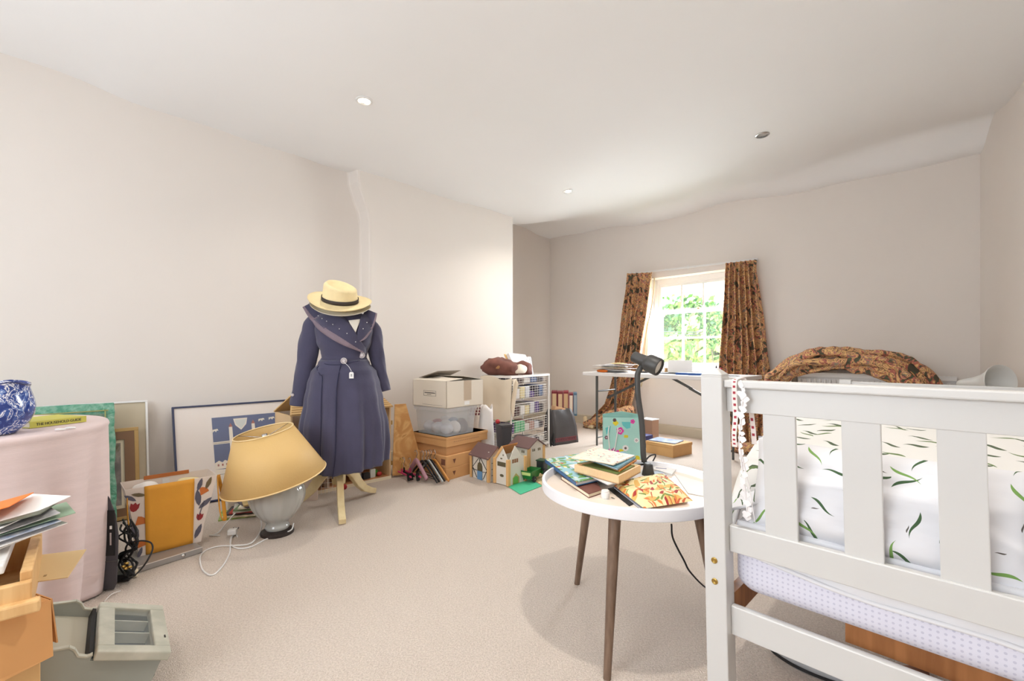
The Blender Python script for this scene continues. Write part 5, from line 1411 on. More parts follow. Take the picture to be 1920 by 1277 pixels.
for x0, zt in ((.19, .84), (.48, .86), (.88, .93)):
    ap(art, [(x0, .2), (x0+.055, .2), (x0+.05, zt), (x0+.008, zt)], 1, -.0136); ap(art, [(x0+.005, zt), (x0+.055, zt), (x0+.032, zt+.06)], 2, -.0138)
ap(art, [(.26, .96), (.44, .96), (.42, .86), (.35, .78), (.28, .86)], 1); ap(art, [(.275, .94), (.425, .94), (.405, .87), (.35, .80), (.295, .87)], 4, -.0136)
ap(art, [(.29, .3), (.36, .3), (.36, .52), (.325, .62), (.29, .52)], 1, -.0136); ap(art, [(.323, .3), (.327, .3), (.327, .6), (.323, .6)], 3, -.0138)
ap(art, [(0, 0), (1, 0), (1, .22), (.75, .30), (.5, .27), (.22, .30), (.2, .22), (0, .24)], 1)
ap(art, [(0, .24), (.17, .24), (.17, .33), (.12, .36), (.09, .33), (.05, .36), (0, .33)], 1)
for x0 in (.03, .08, .13): ap(art, [(x0, .28), (x0+.02, .28), (x0+.02, .31), (x0, .31)], 2, -.0138)
ap(art, [(.25, .12), (.29, .12), (.29, .22), (.27, .24), (.25, .22)], 2, -.0138); ap(art, [(0, .16), (1, .13), (1, .135), (0, .165)], 3, -.0138)
for (cx, cz, s) in ((.03, .82, 1), (.62, .92, 1.2), (.76, .93, 1.2)):
    ap(art, [(cx-.03*s, cz), (cx+.03*s, cz+.01), (cx+.04*s, cz-.02), (cx+.02*s, cz-.015), (cx+.01*s, cz-.04), (cx-.005*s, cz-.015), (cx-.03*s, cz-.04)], 1, -.0136)
ap(art, [(.40, .42), (.46, .42), (.46, .52), (.40, .52)], 4, -.0136)
art.build('print', [mat('art_navy', (44, 66, 118), .6), mat('art_cream', (226, 216, 200), .6), mat('art_rust', (150, 66, 50), .6), M_ink, mat('art_grey', (200, 204, 200), .6)], r)
MB().box((W/2, -.0165, H/2), (W-.022, .002, H-.022)).build('glazing', mat('picture_glass', (255, 255, 255), .05, alpha=.06), r)

r = leaning('white_framed_picture', 'tall picture with a thin white frame and fawn mount behind the brown framed one', 'picture', .41, -3.99, -3.86, .50, .74)
frame_bars(.50, .74, .012, .02).build('picture_frame', M_white, r, bev=.001)
MB().box((.25, -.008, .37), (.48, .006, .72)).build('mount', mat('fawn_mount', (196, 184, 160), .7), r)
r = leaning('brown_framed_picture', 'small landscape picture in a brown and gold frame beside the green wrapped one', 'picture', .352, -3.90, -3.77, .42, .575)
frame_bars(.42, .575, .022, .03).build('picture_frame', mat('gold_edge', (176, 144, 90), .4, metal=.3), r, bev=.002)
b = MB(); q = .022; w = .05
b.box((.21, -.02, q+w/2), (.42-2*q, .02, w)); b.box((.21, -.02, .575-q-w/2), (.42-2*q, .02, w)); b.box((q+w/2, -.02, .2875), (w, .02, .575-2*q-2*w)); b.box((.42-q-w/2, -.02, .2875), (w, .02, .575-2*q-2*w))
b.build('inner_frame', mat('brown_frame', (126, 92, 64), .5), r)
MB().box((.21, -.012, .2875), (.29, .012, .44)).build('cream_slip', M_cream, r)
MB().box((.21, -.016, .2875), (.24, .010, .39)).build('painting', ramp_mat('grey_painting', [(0, (90, 86, 92)), (.4, (130, 124, 124)), (.55, (166, 158, 150)), (.7, (110, 100, 80))], scale=6, interp='LINEAR'), r)
M_bub = mat('green_bubble_wrap', (74, 146, 118), .3, bump=.8, bscale=70, rgb2=(132, 178, 156), vscale=34)
r = leaning('wrapped_picture', 'large framed picture wrapped in green bubble wrap leaning behind the cloth table', 'picture', .229, -3.86, -3.66, .72, .762)
def wrap(z0, x0, x1, zt, y):
    pass
W, H = .72, .755
R = []
for k in range(25):
    t = k/24; z = H*t; ring = []
    for (x, y) in [(0, 0), (W*.25, 0), (W*.5, 0), (W*.75, 0), (W, 0), (W, -.05), (W*.9, -.055), (W*.75, -.05), (W*.5, -.045), (W*.25, -.05), (W*.1, -.055), (0, -.05)]:
        ring.append(Vector((x+.006*wob(x*9, t*16, 1), y+.004*wob(x*12, t*14, 5), z+.006*wob(x*10, 3, 1)*(1 if k == 24 else 0))))
    R.append(ring)
MB().rings(R).build('bubble_wrap', M_bub, r, bev=.004)
b = MB(); b.box((W/2, -.064, H-.05), (W-.06, .006, .006)); b.box((W-.045, -.064, H/2), (.006, .006, H-.09)); b.build('frame_edge', mat('dull_gold', (150, 150, 90), .4), r)
MB().box((W/2, -.062, H/2-.01), (W-.10, .004, H-.12)).build('wrapped_image', mat('dark_green_film', (70, 94, 78), .25, rgb2=(120, 146, 124), vscale=26, bump=.4, bscale=50), r)

# ---------------- black printer on end, cables, silver player
b = MB()
X0, Y0 = -1.735, 2.01
pts = [(-.085, .01), (-.02, .005), (-.006, .04), (.0, .25), (-.012, .34), (-.035, .41), (-.06, .450), (-.085, .458)]
pr = thing('printer', 'dark grey printer standing on its end between the cloth table and the tulip bag', 'printer', (X0, Y0, 0), radians(8))
MB().prism([(x, 0, z) for x, z in pts], (-.24, .22, 0)).build('printer_body', mat('printer_grey', (70, 70, 76), .4), pr, bev=.006)
MB().box((-.035, -.002, .26), (.035, .004, .20)).build('card_slot_panel', M_black, pr)
MB().box((-.030, -.005, .235), (.007, .004, .055)).build('slot', M_chrome, pr)
MB().box((-.030, -.005, .285), (.008, .004, .014)).build('memory_card', M_paper, pr)
MB().box((-.03, -.003, .135), (.05, .003, .002)).build('seam', M_grey, pr)
o = MB().tube([fl(195, 1128), fl(210, 1118)+Vector((0, 0, .01)), fl(226, 1108), fl(215, 1106)], .0015, n=6).build('white_thread', M_white, smooth=True); tag(o, 'thin white thread on the carpet beside the pink cloth', 'thread')

dv0 = Vector((-1.631, 2.397, 0)); rzd = radians(55)
ex = Vector((cos(rzd), sin(rzd), 0)); 
dvd = thing('disc_player', 'flat silver disc player on the carpet under the tulip print bag', 'player', dv0, rzd)
M_silver = mat('silver_plastic', (168, 166, 164), .35, metal=.4)
MB().box((-.165, .125, .017), (.33, .25, .030)).build('player_body', M_silver, dvd, bev=.002)
MB().box((-.055, -.0008, .016), (.001, .001, .001)).lathe([(0, 0), (.009, 0), (.009, .002), (0, .002)], n=20, M=Matrix.Rotation(radians(90), 3, 'X'), c=(-.085, 0, .017)).build('button', M_chrome, dvd, smooth=True)
MB().box((-.165, -.0005, .0305), (.33, .003, .003)).build('edge_strip', mat('bright_edge', (230, 226, 220), .3), dvd)
# tulip bag
tb0 = Vector((-1.878, 2.268, .033)); d = Vector((-1.70+1.84, 2.40-2.257, 0)); rzb_ = atan2(d.y, d.x)
tb = thing('tulip_bag', 'square yellow fronted shopping bag with tulip print sides on the silver player', 'bag', tb0, rzb_)
M_tul = mat('tulip_cloth', (224, 212, 202), .75); M_ochre = mat('ochre_canvas', (224, 158, 52), .7, var=.05, vscale=5, bump=.15, bscale=12); M_in = mat('bag_lining', (200, 184, 164), .8)
H = .345
def rg(z, x0, x1, y0, y1): return [Vector((x0, y0, z)), Vector(((x0+x1)/2, y0, z)), Vector((x1, y0, z)), Vector((x1, (y0+y1)/2, z)), Vector((x1, y1, z)), Vector(((x0+x1)/2, y1, z)), Vector((x0, y1, z)), Vector((x0, (y0+y1)/2, z))]
b = MB().rings([rg(0, .015, .275, .0, .16), rg(.10, .005, .29, 0, .17), rg(.24, -.02, .325, 0, .18), rg(H, -.04, .35, .0, .19)], cap=False); b.face(rg(0, .015, .275, 0, .16))
b.build('bag_body', M_tul, tb, smooth=False, solid=.003)
MB().grid(lambda s, t: Vector((.035+.21*s+(.012*(1-t))*(s-.5)*-1, -.004-.004*sin(s*pi)*sin(t*pi)-.002*sin(5*s+4*t), .002+H*1.0*t)), 10, 14).build('front_panel', M_ochre, tb, smooth=True, solid=.003)
MB().box((.155, .187, H+.004), (.20, .004, .02)).build('hem', mat('rust_hem', (182, 108, 52), .7), tb)
MB().box((.15, .183, H-.028), (.032, .002, .030)).build('tag', M_white, tb)
def decal(b, kind, x, z, s, rot, m, y):
    if kind == 'tulip': pts = [(-.5, .1), (-.5, .75), (-.22, .55), (0, .85), (.22, .55), (.5, .75), (.5, .1), (.3, -.3), (0, -.45), (-.3, -.3)]
    elif kind == 'leaf': pts = [(0, -1), (.22, -.6), (.32, 0), (.2, .6), (0, 1), (-.2, .6), (-.32, 0), (-.22, -.6)]
    elif kind == 'fan': pts = [(0, -.7), (.75, .3), (.4, .55), (0, .65), (-.4, .55), (-.75, .3)]
    else: pts = [(-.05, -1), (.05, -1), (.05, 1), (-.05, 1)]
    c, q = cos(rot), sin(rot); b.face([(x+s*(px*c-pz*q), y, z+s*(px*q+pz*c)) for px, pz in pts], m)
tm = [mat('tulip_red', (150, 44, 46), .7), mat('tulip_rust', (196, 110, 50), .7), mat('leaf_slate', (92, 90, 104), .7), mat('leaf_olive', (110, 96, 70), .7)]
b = MB(); y = -.0035
for x, z, k, s, r_, m in ((-.005, .245, 'tulip', .036, -.2, 0), (.018, .175, 'fan', .036, -.9, 1), (-.002, .13, 'leaf', .05, .2, 2), (.012, .31, 'leaf', .03, 1.3, 3), (-.022, .20, 'stem', .05, .2, 2), (.022, .06, 'fan', .03, -.7, 1), (.018, .02, 'leaf', .028, -.3, 2), (-.02, .30, 'leaf', .03, .9, 2),
                       (.285, .27, 'fan', .034, -.5, 1), (.262, .24, 'leaf', .045, .1, 2), (.295, .205, 'leaf', .040, -.9, 2), (.27, .31, 'leaf', .035, -.3, 2), (.268, .13, 'tulip', .030, -.2, 0), (.262, .06, 'leaf', .04, -.4, 2), (.31, .31, 'leaf', .035, -.4, 3), (.275, .17, 'stem', .05, -.3, 2)):
    bb_ = MB(); decal(bb_, k, x, z, s, r_, m, y); bb_.build({'tulip': 'tulip_print', 'leaf': 'leaf_print', 'fan': 'flower_print', 'stem': 'stem_print'}[k], tm, tb)
pass
for x0 in (-.028, .352):
    zz_ = [(x0, .02, H-.01), (x0-.004, -.012, H*.75), (x0+.002, -.018, H*.45), (x0+.014, -.014, .06 if x0 < 0 else .10), (x0+.03, -.006, .05 if x0 < 0 else .09), (x0+.036, .03, .12), (x0+.034, .06, H*.6), (x0+.02, .09, H-.02)]
    if x0 > 0: zz_ = [(x+.005, y, z) for x, y, z in zz_]
    MB().tube(zz_, lambda t: (.009, .003), n=8).build('strap', M_ochre, tb, smooth=True)
for k, (x, y_, z, c) in enumerate(((.05, .10, H-.05, 2), (.24, .11, H-.06, 5), (.14, .06, H-.10, 2))):
    pp = Matrix.Translation(tb0) @ Matrix.Rotation(rzb_, 4, 'Z') @ Vector((x, y_, z))
    o = lump('folded_cloth', pp, (.07, .05, .05), cl[c], ['white', 'cream', 'pale'][k]+' cloth bundled inside the tulip bag at its '+['left', 'right', 'middle'][k], 'cloth', 0, k+20)
# black cable bundle
rnd = random.Random(17)
cb = thing('cable_bundle', 'tangled bundle of black leads with brass plugs beside the printer', 'cables', (-1.85, 2.13, 0))
def cbp(px, py, Y=2.12): return at(px, py, Y)-Vector((-1.85, 2.13, 0))
for k in range(9):
    x = 226+rnd.random()*26; pts = [cbp(x, 968+rnd.random()*20, 2.1+.04*rnd.random())]
    for j in range(5): pts.append(cbp(222+rnd.random()*36, 990+j*16+rnd.random()*8, 2.04+.08*rnd.random()))
    pts.append(cbp(x+6, 1080, 2.05)); MB().tube(pts, .004, n=6).build('lead', M_black, cb, smooth=True)
MB().tube([cbp(250, 1016, 2.06), cbp(268, 1014, 2.04), cbp(283, 1018, 2.02), cbp(286, 1030, 2.0), cbp(277, 1050, 1.98), cbp(262, 1070, 1.99), cbp(245, 1084, 2.05), fl(224, 1090)-Vector((-1.85, 2.13, 0))+Vector((0, 0, .005))], .0035, n=6).build('lead', M_black, cb, smooth=True)
for px, py in ((228, 1062), (234, 1056), (232, 1066), (240, 1063)):
    p = cbp(px, py, 2.02); MB().cyl(p, p+Vector((.018, -.004, .002)), .005, n=10).build('plug', M_brass, cb, smooth=True)
MB().box(tuple(fl(246, 1076, .02)-Vector((-1.85, 2.13, 0))), (.05, .03, .03), Rz(.6)).build('adapter', M_cream, cb, bev=.003)
MB().box(tuple(fl(232, 1080, .02)-Vector((-1.85, 2.13, 0))), (.06, .05, .035), Rz(.3)).build('adapter', M_dark, cb, bev=.004)

# ================================================================ TABLE LAMP ON THE FLOOR
LB = Vector((-1.372, 2.66, 0))
lp = thing('table_lamp', 'large glass table lamp with a tilted gold cone shade standing on the carpet', 'lamp', LB)
MB().lathe([(0, 0), (.088, 0), (.090, .008), (.088, .018), (.078, .024), (.07, .03), (0, .03)], n=48).build('base', mat('ebony_base', (44, 36, 34), .4), lp, smooth=True, auto=40)
M_lglass = mat('opal_glass', (206, 208, 204), .12, trans=.35, coat=.5)
b = MB(); pr_ = [(.062, .03), (.066, .045), (.060, .06), (.064, .075), (.090, .10), (.120, .14), (.142, .185), (.150, .225), (.145, .265), (.120, .30), (.08, .325), (.05, .335), (.045, .36)]
pr_ = [(Vector((r, z, 0))) for r, z in pr_]; PP = catmull(pr_, 4)
R = []
for p in PP:
    R.append([Vector((p.x*cos(a)*(1+.012*cos(20*a)*min(1, max(0, (p.y-.07)*20))), p.x*sin(a)*(1+.012*cos(20*a)*min(1, max(0, (p.y-.07)*20))), p.y)) for a in [2*pi*k/120 for k in range(120)]])
b.rings(R).build('glass_body', M_lglass, lp, smooth=True)
MB().cyl((0, 0, .36), (0, 0, .56), .006, n=10).build('stem', M_brass, lp, smooth=True)
M_shade = mat('gold_shade', (214, 178, 116), .6, bump=.08, bscale=120, trans=.0)
sh_ = bpy.data.objects.new('lamp_shade_pivot', None)
def srow(r, z): return [Vector((r*cos(2*pi*k/72), r*sin(2*pi*k/72), z)) for k in range(72)]
Ms = Matrix.Translation(Vector((-.012, -.0, .322))) @ Matrix.Rotation(radians(-9.5), 4, 'Y') @ Matrix.Rotation(radians(8), 4, 'X')
b = MB().rings([srow(.278, 0), srow(.155, .285)], cap=False); b.xform(Ms); shd = b.build('lamp_shade', M_shade, lp, smooth=True, solid=.003)
M_gilt = mat('shade_trim', (232, 204, 150), .5)
for r, z in ((.279, 0), (.156, .285)):
    b = MB().tube([Vector((r*cos(2*pi*k/36), r*sin(2*pi*k/36), z)) for k in range(36)], .004, n=8, closed=True, sub=3); b.xform(Ms); b.build('trim', M_gilt, shd, smooth=True)
b = MB()
for k in range(3): b.cyl((0, 0, .25), (.154*cos(k*2.1+1), .154*sin(k*2.1+1), .283), .002, n=6)
b.cyl((0, 0, .22), (0, 0, .27), .015, n=12); b.xform(Ms); b.build('shade_carrier', M_chrome, shd, smooth=True)
cbw = [(548, 970), (550, 985), (525, 1003), (500, 1012), (488, 1018), (470, 1027), (450, 1030), (435, 1025), (432, 1015), (440, 1002), (446, 1008)]
pts = [fl(x, y)+Vector((0, 0, .004)) for x, y in cbw[2:]]; pts = [LB+Vector((.085, .02, .05)), LB+Vector((.095, -.03, .03))]+pts
o = thing('lamp_flex', 'white flex with a three pin plug coiled on the carpet by the lamp', 'cable', (0, 0, 0))
MB().tube(pts, .0038, n=8).build('flex', M_white, o, smooth=True)
MB().tube([fl(434, 1010)+Vector((0, 0, .012)), fl(432, 1025)+Vector((0, 0, .004)), fl(430, 1040)+Vector((0, 0, .004)), fl(418, 1062)+Vector((0, 0, .004)), fl(398, 1080)+Vector((0, 0, .004)), fl(380, 1070)+Vector((0, 0, .004)), fl(375, 1048)+Vector((0, 0, .004)), fl(385, 1034)+Vector((0, 0, .004)), fl(410, 1026)+Vector((0, 0, .005)), fl(440, 1026)+Vector((0, 0, .009)), fl(470, 1022)+Vector((0, 0, .01)), fl(487, 1005)+Vector((0, 0, .02)), fl(490, 988)+Vector((0, 0, .03)), fl(482, 972)+Vector((0, 0, .045)), fl(465, 966)+Vector((0, 0, .05)), fl(445, 972)+Vector((0, 0, .045)), fl(425, 990)+Vector((0, 0, .03)), fl(408, 1004)+Vector((0, 0, .012)), fl(393, 1006)+Vector((0, 0, .006)), fl(412, 1006)+Vector((0, 0, .006))], .0038, n=8).build('flex', M_white, o, smooth=True)
p = fl(436, 1006); q = MB().box((p.x, p.y, .028), (.045, .04, .03), Rz(.3)).build('plug', M_white, o, bev=.005)
for dx in (-.014, 0, .014): MB().box((p.x+dx, p.y+.03, .036), (.005, .022, .004), Rz(.3)).build('pin', M_dark, q)

# pile of magazines behind the lamp
rnd = random.Random(31)
MC = fl(452, 968)+Vector((0, .06, 0)); zz = 0
mc = [(150, 170, 90), (226, 214, 190), (70, 66, 72), (170, 60, 50), (200, 196, 186), (110, 130, 90), (236, 226, 206), (90, 84, 96), (214, 186, 130)]
mn = ['yellow green', 'cream', 'charcoal', 'red', 'pale grey', 'moss green', 'ivory', 'slate', 'buff']
for k in range(9):
    o = MB().box((0, 0, .005), (.26-.012*k, .19, .010)).build('magazine', mat('cover_'+mn[k].replace(' ', '_'), mc[k], .5, var=.25, vscale=20), bev=.001)
    place(o, (MC.x+rnd.uniform(-.015, .015)+.01*k, MC.y+rnd.uniform(-.015, .015), zz+.0002), .55+rnd.uniform(-.35, .35)); zz += .0105
    tag(o, '%s magazine in the pile behind the glass lamp, %s' % (mn[k], ['at the very bottom', 'second from the bottom', 'third from the bottom', 'fourth from the bottom', 'in the middle', 'fourth from the top', 'third from the top', 'second from the top', 'on top'][k]), 'magazine', 'magazines behind the lamp')
o = MB().box((0, 0, .035), (.20, .11, .07)).build('tin_box', mat('green_marbled_tin', (120, 138, 116), .4, rgb2=(164, 176, 150), vscale=26)); place(o, (MC.x+.05, MC.y+.03, zz+.0005), -.45); tag(o, 'green marbled box on top of the magazines behind the lamp', 'box')
p = fl(413, 975)+Vector((0, .22, 0))
o = MB().box((0, 0, .15), (.16, .05, .30)).build('white_board', mat('ribbed_white', (216, 204, 192), .8)); place(o, (p.x, p.y, 0), .7); tag(o, 'upright white board standing between the tulip bag and the magazines', 'board')
p = fl(575, 942)
for k, (px, w, h, c, lab) in enumerate(((556, .10, .34, (176, 140, 116), 'brown board standing behind the lamp and left stand leg'), (578, .11, .33, (214, 194, 180), 'pinkish white board standing behind the left stand leg'))):
    q = fl(px, 938+k*2)
    o = MB().box((0, 0, h/2), (w, .02, h)).build('storage_board', mat('board_%d' % k, c, .8), bev=.001); place(o, (q.x, q.y+.02, 0), .2); tag(o, lab, 'board')
q = fl(596, 940)+Vector((0, .16, 0)); o = MB()
for k in range(7): o.cyl((-.04, 0, .05+.035*k), (.04, 0, .05+.035*k), .0016, n=5)
for k in range(4): o.cyl((-.04+.0267*k, 0, 0), (-.04+.0267*k, 0, .27), .0016, n=5)
o = o.build('wire_rack', M_white_metal); place(o, (q.x, q.y, 0), .3); tag(o, 'small white wire rack behind the left leg of the dress stand', 'rack')

# ================================================================ DOLLS HOUSE
DH = Vector((-1.02, 3.83, 0)); rzh = atan2(.702, .712)
dh = thing('dolls_house', 'open wooden dolls house behind the navy dress against the wall', 'dolls house', DH, rzh)
M_ply = mat('birch_ply', (222, 190, 146), .6, var=.04, vscale=3); M_pinkw = mat('dolls_wall', (204, 186, 168), .7)
DW, DD, DHH = .80, .34, .60; t = .012
MB().box((-DW/2, DD/2, .012), (DW, DD, .024)).build('base_board', wood('dolls_floor', (196, 140, 96), (170, 116, 76), scale=(6, 60, 6)), dh)
MB().box((-DW/2, -.004, .012), (DW, .006, .024)).build('base_edge', M_cream, dh)
MB().box((-t/2, DD/2, DHH/2), (t, DD, DHH)).build('side_wall', M_ply, dh); MB().box((-DW+t/2, DD/2, DHH/2), (t, DD, DHH)).build('side_wall', M_ply, dh)
MB().box((-DW/2, DD-t/2, DHH/2), (DW-2*t, t, DHH)).build('back_wall', M_pinkw, dh)
for z in (.24, .44): MB().box((-DW/2, DD/2, z), (DW-2*t, DD-t, .010)).build('shelf', M_ply, dh)
for x in (-.27, -.53): MB().box((x, DD/2, .30), (.010, DD-.02, .55)).build('partition', M_pinkw, dh)
rf = MB().prism([(-DW-.01, -.015, DHH), (.012, -.015, DHH), (-.06, DD/2, DHH+.13), (-DW+.06, DD/2, DHH+.13)], (0, 0, .010)).prism([(-DW-.01, DD, DHH), (.012, DD, DHH), (-.06, DD/2, DHH+.13), (-DW+.06, DD/2, DHH+.13)], (0, 0, .010)).build('roof', mat('roof_slats', (214, 178, 122), .6), dh)
b = MB()
for k in range(9): 
    f = k/9; b.beam((-DW+.0+.06*f, -.018+(DD/2)*f, DHH+.012+.13*f), (.005-.06*f, -.018+(DD/2)*f, DHH+.012+.13*f), .004, .004)
b.build('roof_slat_lines', mat('slat_line', (176, 140, 92), .6), rf)
dr = MB().prism([(0, 0, .0), (.24, 0, .0), (.235, 0, .16), (.115, 0, .60), (.02, 0, .60)], (0, .012, 0)).build('door_panel', ramp_mat('stained_ply', [(0, (176, 122, 66)), (.45, (206, 152, 92)), (.6, (226, 182, 122)), (.7, (190, 136, 78))], scale=4, interp='LINEAR', distort=3), dh)
dr.location = (.012, -.008, .02); dr.rotation_euler = (0, 0, radians(-14))
for z in (.13, .47): MB().box((.004, -.008, z), (.008, .008, .035)).build('hinge', M_brass, dh)
rnd = random.Random(4)
toys = [('purple', (110, 60, 130)), ('striped', (200, 196, 200)), ('black', (40, 40, 44)), ('black', (44, 44, 50)), ('white', (206, 210, 206)), ('green', (76, 150, 60)), ('red', (180, 50, 50)), ('tan', (190, 160, 110))]
for k, (n_, c) in enumerate(toys):
    x = -.26+.030*k if k < 7 else -.30
    pp = DH+Matrix.Rotation(rzh, 3, 'Z') @ Vector((x, .05+.035*(k % 2), .0245))
    s = .024+.006*(k % 3)
    b = MB()
    if k == 4: b.box((0, 0, .035), (.045, .02, .07))
    elif k in (2, 3): b.box((0, 0, s*.7), (s*1.6, s, s*1.4))
    else: b.ball((0, 0, s*.8), (s, s*.8, s*.8), 12)
    o = b.build('toy_block' if k in (2, 3, 4) else 'toy_ball', mat('toy_%d' % k, c, .5), bev=.003); place(o, pp, rzh); tag(o, '%s small toy on the dolls house floor, %s' % (n_, ['leftmost of the row', 'second from the left', 'third from the left', 'left of the white toy', 'tall one near the right', 'beside the tall white toy', 'at the right end', 'behind the stand leg'][k]), 'toy', 'toys in the dolls house')
o = MB().ball((0, 0, .02), .02, 12).build('toy_ball', M_red, smooth=True); p = fl(646, 918); place(o, (p.x, p.y, 0)); tag(o, 'small red ball on the carpet seen between the stand legs', 'ball')

# ================================================================ HANGERS
hd = Vector((.643, -.766, 0)); rh = atan2(hd.y, hd.x)
def hanger(off, along, m, label, kind, w=.40, h=.13, tilt=.10, hook=M_chrome, low=.03):
    base = SN+Vector((-.77, -.638, 0))*off+hd*(-.25+along)
    root = thing('clothes_hanger', label, 'hanger', base, 0, 'clothes hangers by the box stack', rot=(tilt, 0, rh))
    T = .011 if kind != 'wood' else .014
    top_ = low+h
    if kind == 'bar':
        MB().box((0, 0, low+.02), (w*.8, .008, .014)).build('bar', m, root, bev=.002)
        for s in (-1, 1):
            c = MB().box((s*w*.3, -.004, low+.012), (.022, .022, .06)).build('clip', M_black, root, bev=.003)
        MB().beam((0, 0, low+.02), (0, 0, low+.06), .01, .01).build('neck', m, root)
        top_ = low+.06
    else:
        P = [(-w/2, 0, low-.005), (-w*.35, 0, low+h*.30), (-w*.15, 0, low+h*.75), (0, 0, top_), (w*.15, 0, low+h*.75), (w*.35, 0, low+h*.30), (w/2, 0, low-.005)]
        MB().tube(P, lambda t: (T*.55, T) if kind != 'padded' else (.014, .022), n=10, sub=5).build('shoulders', m, root, smooth=True)
        if kind != 'padded': MB().cyl((-w*.38, 0, low+.012), (w*.38, 0, low+.012), .003, n=8).build('trouser_bar', m, root, smooth=True)
    MB().tube([(0, 0, top_), (0, 0, top_+.035), (.012, 0, top_+.045), (.024, 0, top_+.065), (.012, 0, top_+.088), (-.010, 0, top_+.085), (-.016, 0, top_+.068)], .0032, n=7).build('hook', hook, root, smooth=True)
    return root
M_hw = mat('hanger_wood', (206, 142, 72), .4); M_pk = mat('mauve_satin', (190, 144, 158), .5); M_hp = mat('hot_pink', (206, 62, 110), .6)
hanger(.03, .14, M_hw, 'golden wooden hanger closest to the cardboard boxes', 'wood')
hanger(.055, .12, M_dark, 'black plastic hanger next to the wooden one', 'p')
hanger(.08, .13, mat('silver_hanger', (190, 196, 196), .4), 'pale silver hanger in the middle of the group', 'p')
hanger(.10, .12, M_black, 'black velvet hanger with a narrow arm in the middle of the group', 'p', w=.38)
hanger(.125, .11, M_dark, 'dark hanger left of the silver one', 'p', w=.42)
hanger(.155, .06, M_pk, 'mauve padded satin hanger in front of the black ones', 'padded', w=.30, h=.12, low=.04)
hanger(.19, .0, M_hp, 'hot pink hanger bar with black clips, nearest the mauve one', 'bar', w=.44)
hanger(.22, -.05, M_black, 'black trouser hanger with two black clips, second from the left', 'bar', w=.44)
hanger(.25, -.03, M_hp, 'pink trouser hanger with black clips at the left of the group', 'bar', w=.40, hook=M_brass)

# ================================================================ TOY VILLAGE
M_tw = mat('toy_beech', (220, 176, 118), .55); M_tr = mat('toy_roof', (112, 86, 84), .7); M_tp = mat('toy_white_print', (222, 218, 208), .6); M_tg = mat('toy_green', (110, 176, 84), .5); M_tb = mat('toy_blue', (100, 150, 196), .5)
gm = [fl(x, y) for x, y in ((928, 897), (976, 928), (1016, 912), (968, 884))]
b = MB().prism([p+Vector((0, 0, .001)) for p in gm], (0, 0, .005)); o = b.build('play_mat', mat('green_mat', (72, 190, 146), .5), bev=.001); tag(o, 'green folding play board on the carpet under the toy tower', 'mat')
gm2 = [fl(x, y) for x, y in ((978, 889), (1018, 911), (1046, 900), (1004, 878))]
b = MB().prism([p+Vector((0, 0, .001)) for p in gm2], (0, 0, .005)); o = b.build('play_mat', mat('tan_mat', (226, 200, 150), .5), bev=.001); tag(o, 'tan play board on the carpet under the toy tractor', 'mat')
# timber framed house
def toyhouse(name, label, p, rz, w, d, h, rise, ridge='x', over=.018):
    root = thing(name, label, 'toy house', p, rz, 'wooden toy houses')
    if ridge == 'x':
        MB().prism([(0, 0, 0), (0, 0, h), (0, d/2, h+rise), (0, d, h), (0, d, 0)], (w, 0, 0)).build('walls', M_tp, root)
        for s in (0, 1):
            y0 = -over if s == 0 else d+over; 
            MB().prism([(-over, y0, h-over*rise/(d/2)), (w+over, y0, h-over*rise/(d/2)), (w+over, d/2, h+rise), (-over, d/2, h+rise)], (0, 0, .008)).build('roof', M_tr, root)
    else:
        MB().prism([(0, 0, 0), (w, 0, 0), (w, 0, h), (w/2, 0, h+rise), (0, 0, h)], (0, d, 0)).build('walls', M_tp, root)
    for x, y in ((0, 0), (w, 0), (w, d), (0, d)): MB().box((x, y, h/2), (.022, .022, h)).build('corner_post', M_tw, root, bev=.001)
    return root
pA = fl(884, 894); ra = atan2(-.18, .157)
hA = toyhouse('toy_house', 'timber framed wooden toy house with a brown roof, left of the group', (pA.x, pA.y, .002), ra, .235, .17, .20, .075)
b = MB()
def ln(b, x0, z0, x1, z1, y=-.0025): b.beam((x0, y, z0), (x1, y, z1), .003, .0045, up=(0, 1, 0))
for s in ((.02, 0, .02, .19), (.215, 0, .215, .19), (.12, .19, .02, .09), (.12, .19, .215, .09), (.02, .09, .08, .01), (.215, .09, .165, .01), (.12, .19, .12, .14), (.02, .075, .08, .07), (.16, .07, .215, .075), (.02, .19, .215, .19)): ln(b, *s)
b.build('timber_lines', M_black, hA)
b = MB().prism([(.085+.0, -.0005, .0), (.155, -.0005, .0), (.155, -.0005, .11), (.145, -.0005, .135), (.12, -.0005, .145), (.095, -.0005, .135), (.085, -.0005, .11)], (0, -.001, 0)); b.build('doorway', mat('toy_dark', (92, 84, 60), .7), hA)
MB().box((.12, -.003, .035), (.066, .003, .07)).build('door', M_tb, hA)
b = MB()
for z in (.05, .10, .15): b.beam((.2375, .03, z), (.2375, .13, z), .003, .004, up=(1, 0, 0))
b.build('timber_lines', M_black, hA)
b = MB().prism([(.236, .05, 0), (.236, .12, 0), (.236, .12, .09), (.236, .085, .11), (.236, .05, .09)], (.001, 0, 0)); b.build('doorway', bpy.data.materials['toy_dark'], hA)
for k in range(2): MB().box((.03+.17*k, .05-.02*k, .235-.0*k), (.012, .006, .003), Rx(.7)).build('roof_peg', M_tp, hA)
